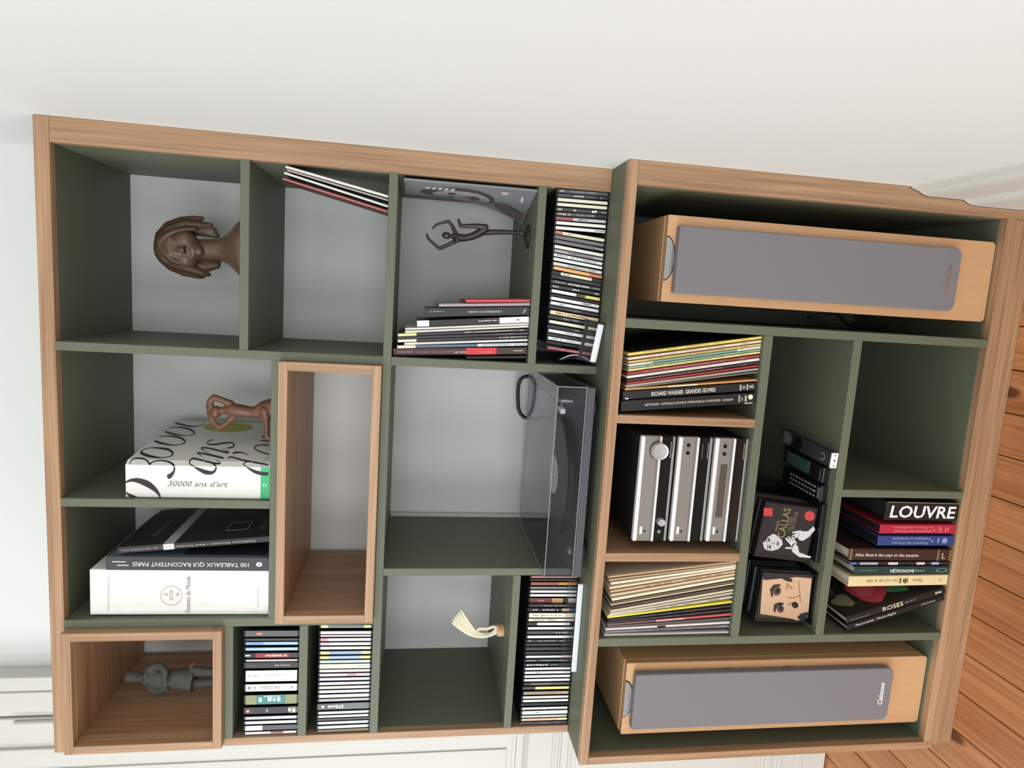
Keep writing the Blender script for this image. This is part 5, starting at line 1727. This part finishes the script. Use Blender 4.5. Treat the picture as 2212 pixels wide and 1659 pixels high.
mat('bronze_clay', rgb(104, 82, 66), 0.36, 0.12, 25)
mat('bronze_hair', rgb(88, 68, 54), 0.42, 0.2, 60, bump=.4)
mat('carved_wood', rgb(122, 82, 62), 0.33, 0.22, 30, stretch=(1, 1, .25))
mat('dark_bronze', rgb(50, 44, 41), 0.32, 0.15, 40)
mat('grey_clay', rgb(92, 94, 90), 0.8, 0.16, 60, bump=.5)
mat('cream_felt', rgb(232, 224, 196), 0.75, 0.05, 60)

# bust of a woman on the top shelf
K = Sketch(300, 440, 9.217, .19)
b = MB()
K.ball(b, 790, 890, 0, 400, (.93, 1, 1.02))
K.ball(b, 1010, 915, -70, 290)
K.ball(b, 1195, 955, -235, 95)
K.ball(b, 1130, 935, -160, 170)
K.chain(b, [(640, 905, -352, 36), (760, 910, -392, 42), (860, 915, -440, 54)])
K.ball(b, 880, 872, -410, 44)
K.ball(b, 885, 968, -410, 44)
K.chain(b, [(1052, 790, -300, 16), (1038, 880, -345, 24), (1042, 945, -348, 24), (1078, 1075, -295, 16)])
K.chain(b, [(1090, 830, -305, 18), (1096, 940, -338, 28), (1100, 1050, -300, 18)])
K.ball(b, 930, 735, -140, 225)
K.ball(b, 945, 1100, -140, 225)
K.chain(b, [(620, 700, -310, 60), (600, 890, -345, 50), (630, 1090, -305, 60)])
K.ball(b, 705, 755, -318, 62)
K.ball(b, 720, 1050, -314, 62)
b.tube([K(x_, 915 + (x_ - 1150) * .012, 40) for x_ in (1150, 1400, 1600, 1700, 1800, 1900, 2000, 2100, 2350)], [r_ * K.m for r_ in (225, 225, 240, 275, 350, 455, 572, 650, 690)], 28)
bust = thing('bust_sculpture', 'brown bust of a woman with bobbed hair on the top shelf', 'sculpture', tuple(Vector((K(1900, 920, 40).x, K(0, 0, 40).y, S1A))))
settle(fuse(b, .0022, 5), S1A + .0006).build('head_and_neck', 'bronze_clay', bust, smooth=True)
hb = MB()
K.ball(hb, 815, 885, 120, 432, (1.0, 1, 1.0))
K.ball(hb, 575, 770, -30, 262)
K.ball(hb, 575, 960, -30, 262)
K.ball(hb, 760, 640, 0, 270)
K.ball(hb, 790, 1130, 0, 270)
for pts in ([(430, 640, -50, 110), (600, 450, -60, 110), (850, 345, -40, 95), (1100, 300, -20, 70), (1260, 288, 0, 45)],
            [(450, 700, -200, 105), (620, 530, -190, 112), (900, 410, -130, 100), (1200, 425, -60, 95), (1440, 430, 0, 50)],
            [(900, 470, 0, 130), (1250, 510, 60, 135), (1490, 540, 80, 75)], [(1100, 520, 60, 120), (1350, 560, 90, 110), (1560, 640, 110, 60)],
            [(420, 760, -275, 75), (540, 640, -320, 66), (700, 555, -320, 60), (920, 505, -265, 55), (1130, 505, -200, 48)],
            [(400, 900, -60, 110), (480, 1080, -60, 115), (640, 1235, -50, 108), (900, 1360, -30, 95), (1180, 1435, -10, 70), (1280, 1462, 0, 45)],
            [(420, 900, -220, 105), (520, 1080, -225, 105), (700, 1195, -200, 100), (1000, 1290, -130, 100), (1270, 1390, -50, 75), (1400, 1415, 0, 48)],
            [(1000, 1240, 20, 130), (1300, 1255, 60, 135), (1560, 1235, 80, 72)], [(1150, 1190, 60, 120), (1400, 1200, 90, 110), (1590, 1180, 110, 55)],
            [(415, 850, -285, 75), (530, 1000, -325, 66), (690, 1135, -310, 60), (900, 1200, -250, 52), (1080, 1225, -180, 45)],
            [(400, 700, -120, 90), (380, 830, -160, 90), (410, 960, -140, 90)], [(375, 745, -30, 70), (420, 780, 0, 90)]):
    K.chain(hb, pts)
fuse(hb, .0022, 7).build('hair', 'bronze_hair', bust, smooth=True)
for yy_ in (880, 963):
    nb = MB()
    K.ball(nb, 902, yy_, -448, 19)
    nb.build('nostril', 'driver_black', bust, smooth=True)  # black balls stand in for the dark of the nostril cavities

# wooden figure with its arms raised behind the head, beside the big art book
K = Sketch(420, 820, 11.85, .10)
b = MB()
for pts in ([(930, 620, 0, 105), (700, 520, -20, 88), (500, 455, 0, 92), (400, 560, 20, 88), (365, 720, 30, 72)],
            [(1010, 930, 0, 110), (820, 1130, -10, 74), (640, 1245, 0, 74), (480, 1080, 10, 66), (400, 900, 20, 72)],
            [(560, 800, -20, 150), (540, 860, -20, 150)], [(700, 790, -10, 105), (900, 790, 0, 130)],
            [(960, 770, 0, 190), (1150, 800, 0, 195), (1300, 820, 0, 180), (1470, 840, 0, 165), (1620, 830, 0, 190), (1800, 770, 20, 260), (1980, 740, 40, 290), (2260, 740, 40, 300)],
            [(1800, 800, -180, 130), (1830, 950, -170, 120), (1845, 1150, -120, 84), (1850, 1400, -90, 76), (1860, 1500, -90, 66), (2060, 1520, -90, 62)],
            [(420, 640, 0, 80), (400, 840, 0, 90)]):
    K.chain(b, pts)
fig = thing('wooden_figure', 'reddish wooden figure with arms raised behind its head, before the white art book', 'sculpture', tuple(Vector((K(1900, 760).x, K.Y, S2A))))
settle(fuse(b, .0022, 3), S2A + .0006).build('body', 'carved_wood', fig, smooth=True)

# bronze dancer
K = Sketch(880, 450, 7.628, .105)
dan = thing('dancer_statuette', 'slender dark bronze dancer with raised arms on a round foot', 'sculpture', tuple(Vector((K(2000, 465).x, K.Y, S4A))))
b = MB()
for pts in ([(1975, 440, 0, 30), (1930, 415, 0, 34), (1850, 402, 0, 30), (1750, 396, 0, 34), (1500, 390, 0, 40), (1250, 395, 0, 46), (1180, 402, 0, 58)],
            [(1190, 405, 0, 62), (1090, 455, 0, 56), (960, 488, 0, 52), (850, 485, 0, 64), (785, 462, 0, 54), (735, 460, 0, 26), (690, 455, 0, 30)],
            [(660, 450, 0, 52), (625, 445, 0, 50)], [(812, 495, -48, 30), (810, 500, -40, 30)], [(818, 540, -38, 30), (810, 535, -30, 30)],
            [(790, 400, 0, 34), (740, 290, 0, 25), (680, 218, 0, 27), (560, 242, 0, 21), (470, 275, 0, 20), (415, 335, 0, 13)],
            [(800, 535, 0, 36), (680, 600, 0, 29), (530, 662, 0, 27), (450, 600, 0, 23), (345, 500, 0, 22), (318, 420, 0, 13)],
            [(1210, 380, -20, 48), (1290, 335, -60, 42), (1296, 300, -60, 38), (1150, 292, -40, 40), (960, 290, -20, 31), (880, 292, -10, 28), (840, 190, -10, 20)]):
    K.chain(b, [(p_[0], p_[1], p_[2], p_[3] * 1.14) for p_ in pts], 10)
settle(fuse(b, .0013, 1), S4A + .006).build('figure', 'dark_bronze', dan, smooth=True)
bc = K(2010, 468)
MB().lathe((bc.x, K.Y, S4A + .0005), [(.0285, 0), (.0285, .003), (.022, .008), (.010, .0125), (.004, .014), (0, .014)], 32).build('foot_disc', 'dark_bronze', dan, smooth=True)
stem_top = K(1960, 440)
MB().tube([(bc.x, K.Y, S4A + .012), ((bc.x + stem_top.x) / 2, K.Y, (S4A + .012 + stem_top.z) / 2), stem_top], .0045, 10).build('ankle_stem', 'dark_bronze', dan, smooth=True)

# clay soldier inside the small oak box
K = Sketch(240, 1400, 9.217, .15)
ZBX = S6A + .0006 + .0195
sol = thing('soldier_figurine', 'grey clay soldier figurine standing in the small oak box', 'figurine', tuple(Vector((K(1900, 590).x, K.Y, ZBX))))
b = MB()
b.tube([K(300, 560), K(330, 562), K(420, 568), K(500, 575), K(560, 582), K(650, 590)], [100 * K.m, 126 * K.m, 120 * K.m, 112 * K.m, 98 * K.m, 92 * K.m], 20)
for pts in ([(430, 600, -70, 62), (540, 605, -60, 66)], [(600, 590, 0, 90), (700, 600, 0, 110)],
            [(760, 560, 0, 150), (780, 640, 0, 150)], [(790, 500, 0, 130), (800, 700, 0, 130)], [(900, 600, 0, 215), (1060, 600, 0, 200)],
            [(770, 430, -10, 108), (890, 350, -30, 84), (1010, 370, -90, 76), (1080, 470, -170, 60), (1075, 580, -205, 50)],
            [(800, 780, -10, 108), (920, 850, -30, 84), (1040, 830, -90, 74), (1090, 730, -170, 58), (1080, 640, -205, 50)],
            [(1060, 790, -130, 52), (1130, 860, -130, 34)], [(740, 430, -60, 46), (690, 540, -150, 40), (690, 650, -150, 40), (760, 760, -60, 46)],
            [(1100, 600, 0, 160), (1230, 605, 0, 170)], [(1580, 360, 0, 34), (1660, 290, 0, 22)],
            [(1640, 455, 0, 108), (1760, 458, 0, 104), (2000, 472, 0, 84), (2160, 470, -30, 92)],
            [(1640, 700, 0, 108), (1760, 704, 0, 104), (2000, 682, 0, 86), (2160, 680, -30, 92)]):
    K.chain(b, pts, 14)
b.tube([K(1205, 600), K(1230, 602), K(1450, 615), K(1560, 620), K(1566, 620), K(1664, 624)], [150 * K.m, 205 * K.m, 236 * K.m, 244 * K.m, 256 * K.m, 264 * K.m], 28)
settle(fuse(b, .0015, 1), ZBX + .0006).build('body', 'grey_clay', sol, smooth=True)
mb = MB()
mb.tube([K(1128, 600), K(1140, 600), K(1185, 600), K(1196, 600)], [160 * K.m, 186 * K.m, 186 * K.m, 160 * K.m], 28)
mb.build('belt', 'grey_clay', sol, smooth=True)

# cream felt fan on a little wooden block
K = Sketch(960, 1290, 14.75, .088)
fan = thing('fan_sculpture', 'cream felt fan of fringed strips on a small wooden block', 'sculpture', tuple(Vector((K(1780, 1040).x, K.Y, S4A + .0005))))
bc = K(1780, 1045)
zt = K(1675, 1045).z
MB().lathe((bc.x, K.Y, S4A + .0010), [(.0150, 0), (.0160, .002), (.0160, zt - S4A - .003), (.0148, zt - S4A - .001)], 32).build('wood_block', 'beech', fan, bevel=0)
tips = [(235, 790), (262, 690), (315, 610), (378, 545), (432, 462), (512, 388)]
lo = [(1690, 1110), (1450, 1215), (1130, 1250), (800, 1170), (500, 985)]
hi = [(1690, 960), (1500, 1150), (1230, 1185), (1000, 1090), (840, 890)]
for i, tp in enumerate(tips):
    f = i / 5
    pts = [K(a[0] + (c[0] - a[0]) * f, a[1] + (c[1] - a[1]) * f, -20 + 40 * f) for a, c in zip(lo, hi)]
    q2 = K(*tp, -20 + 40 * f)
    pts += [pts[-1].lerp(q2, .5), q2]
    # even out the path
    Q = []
    for j in range(len(pts) - 1):
        p0, p1, p2, p3 = pts[max(j - 1, 0)], pts[j], pts[j + 1], pts[min(j + 2, len(pts) - 1)]
        for k_ in range(4):
            t_ = k_ / 4
            Q.append(.5 * ((2 * p1) + (p2 - p0) * t_ + (2 * p0 - 5 * p1 + 4 * p2 - p3) * t_ * t_ + (3 * p1 - p0 - 3 * p2 + p3) * t_ ** 3))
    Q.append(pts[-1])
    MB().tube(Q, [(.0034 + .0012 * math.sin(math.pi * j / len(Q))) * (1 if j < len(Q) - 2 else .7) for j in range(len(Q))], 10).build('felt_strip', 'cream_felt', fan, smooth=True)
pts = [K(*p, 30) for p in ((1690, 960), (1560, 930), (1400, 985), (1250, 1000), (1120, 985), (1050, 1050), (1040, 1150), (1080, 1220))]
MB().tube(pts, [.0042, .0046, .0044, .0046, .0048, .004, .0036, .003], 10).build('felt_loop', 'cream_felt', fan, smooth=True)
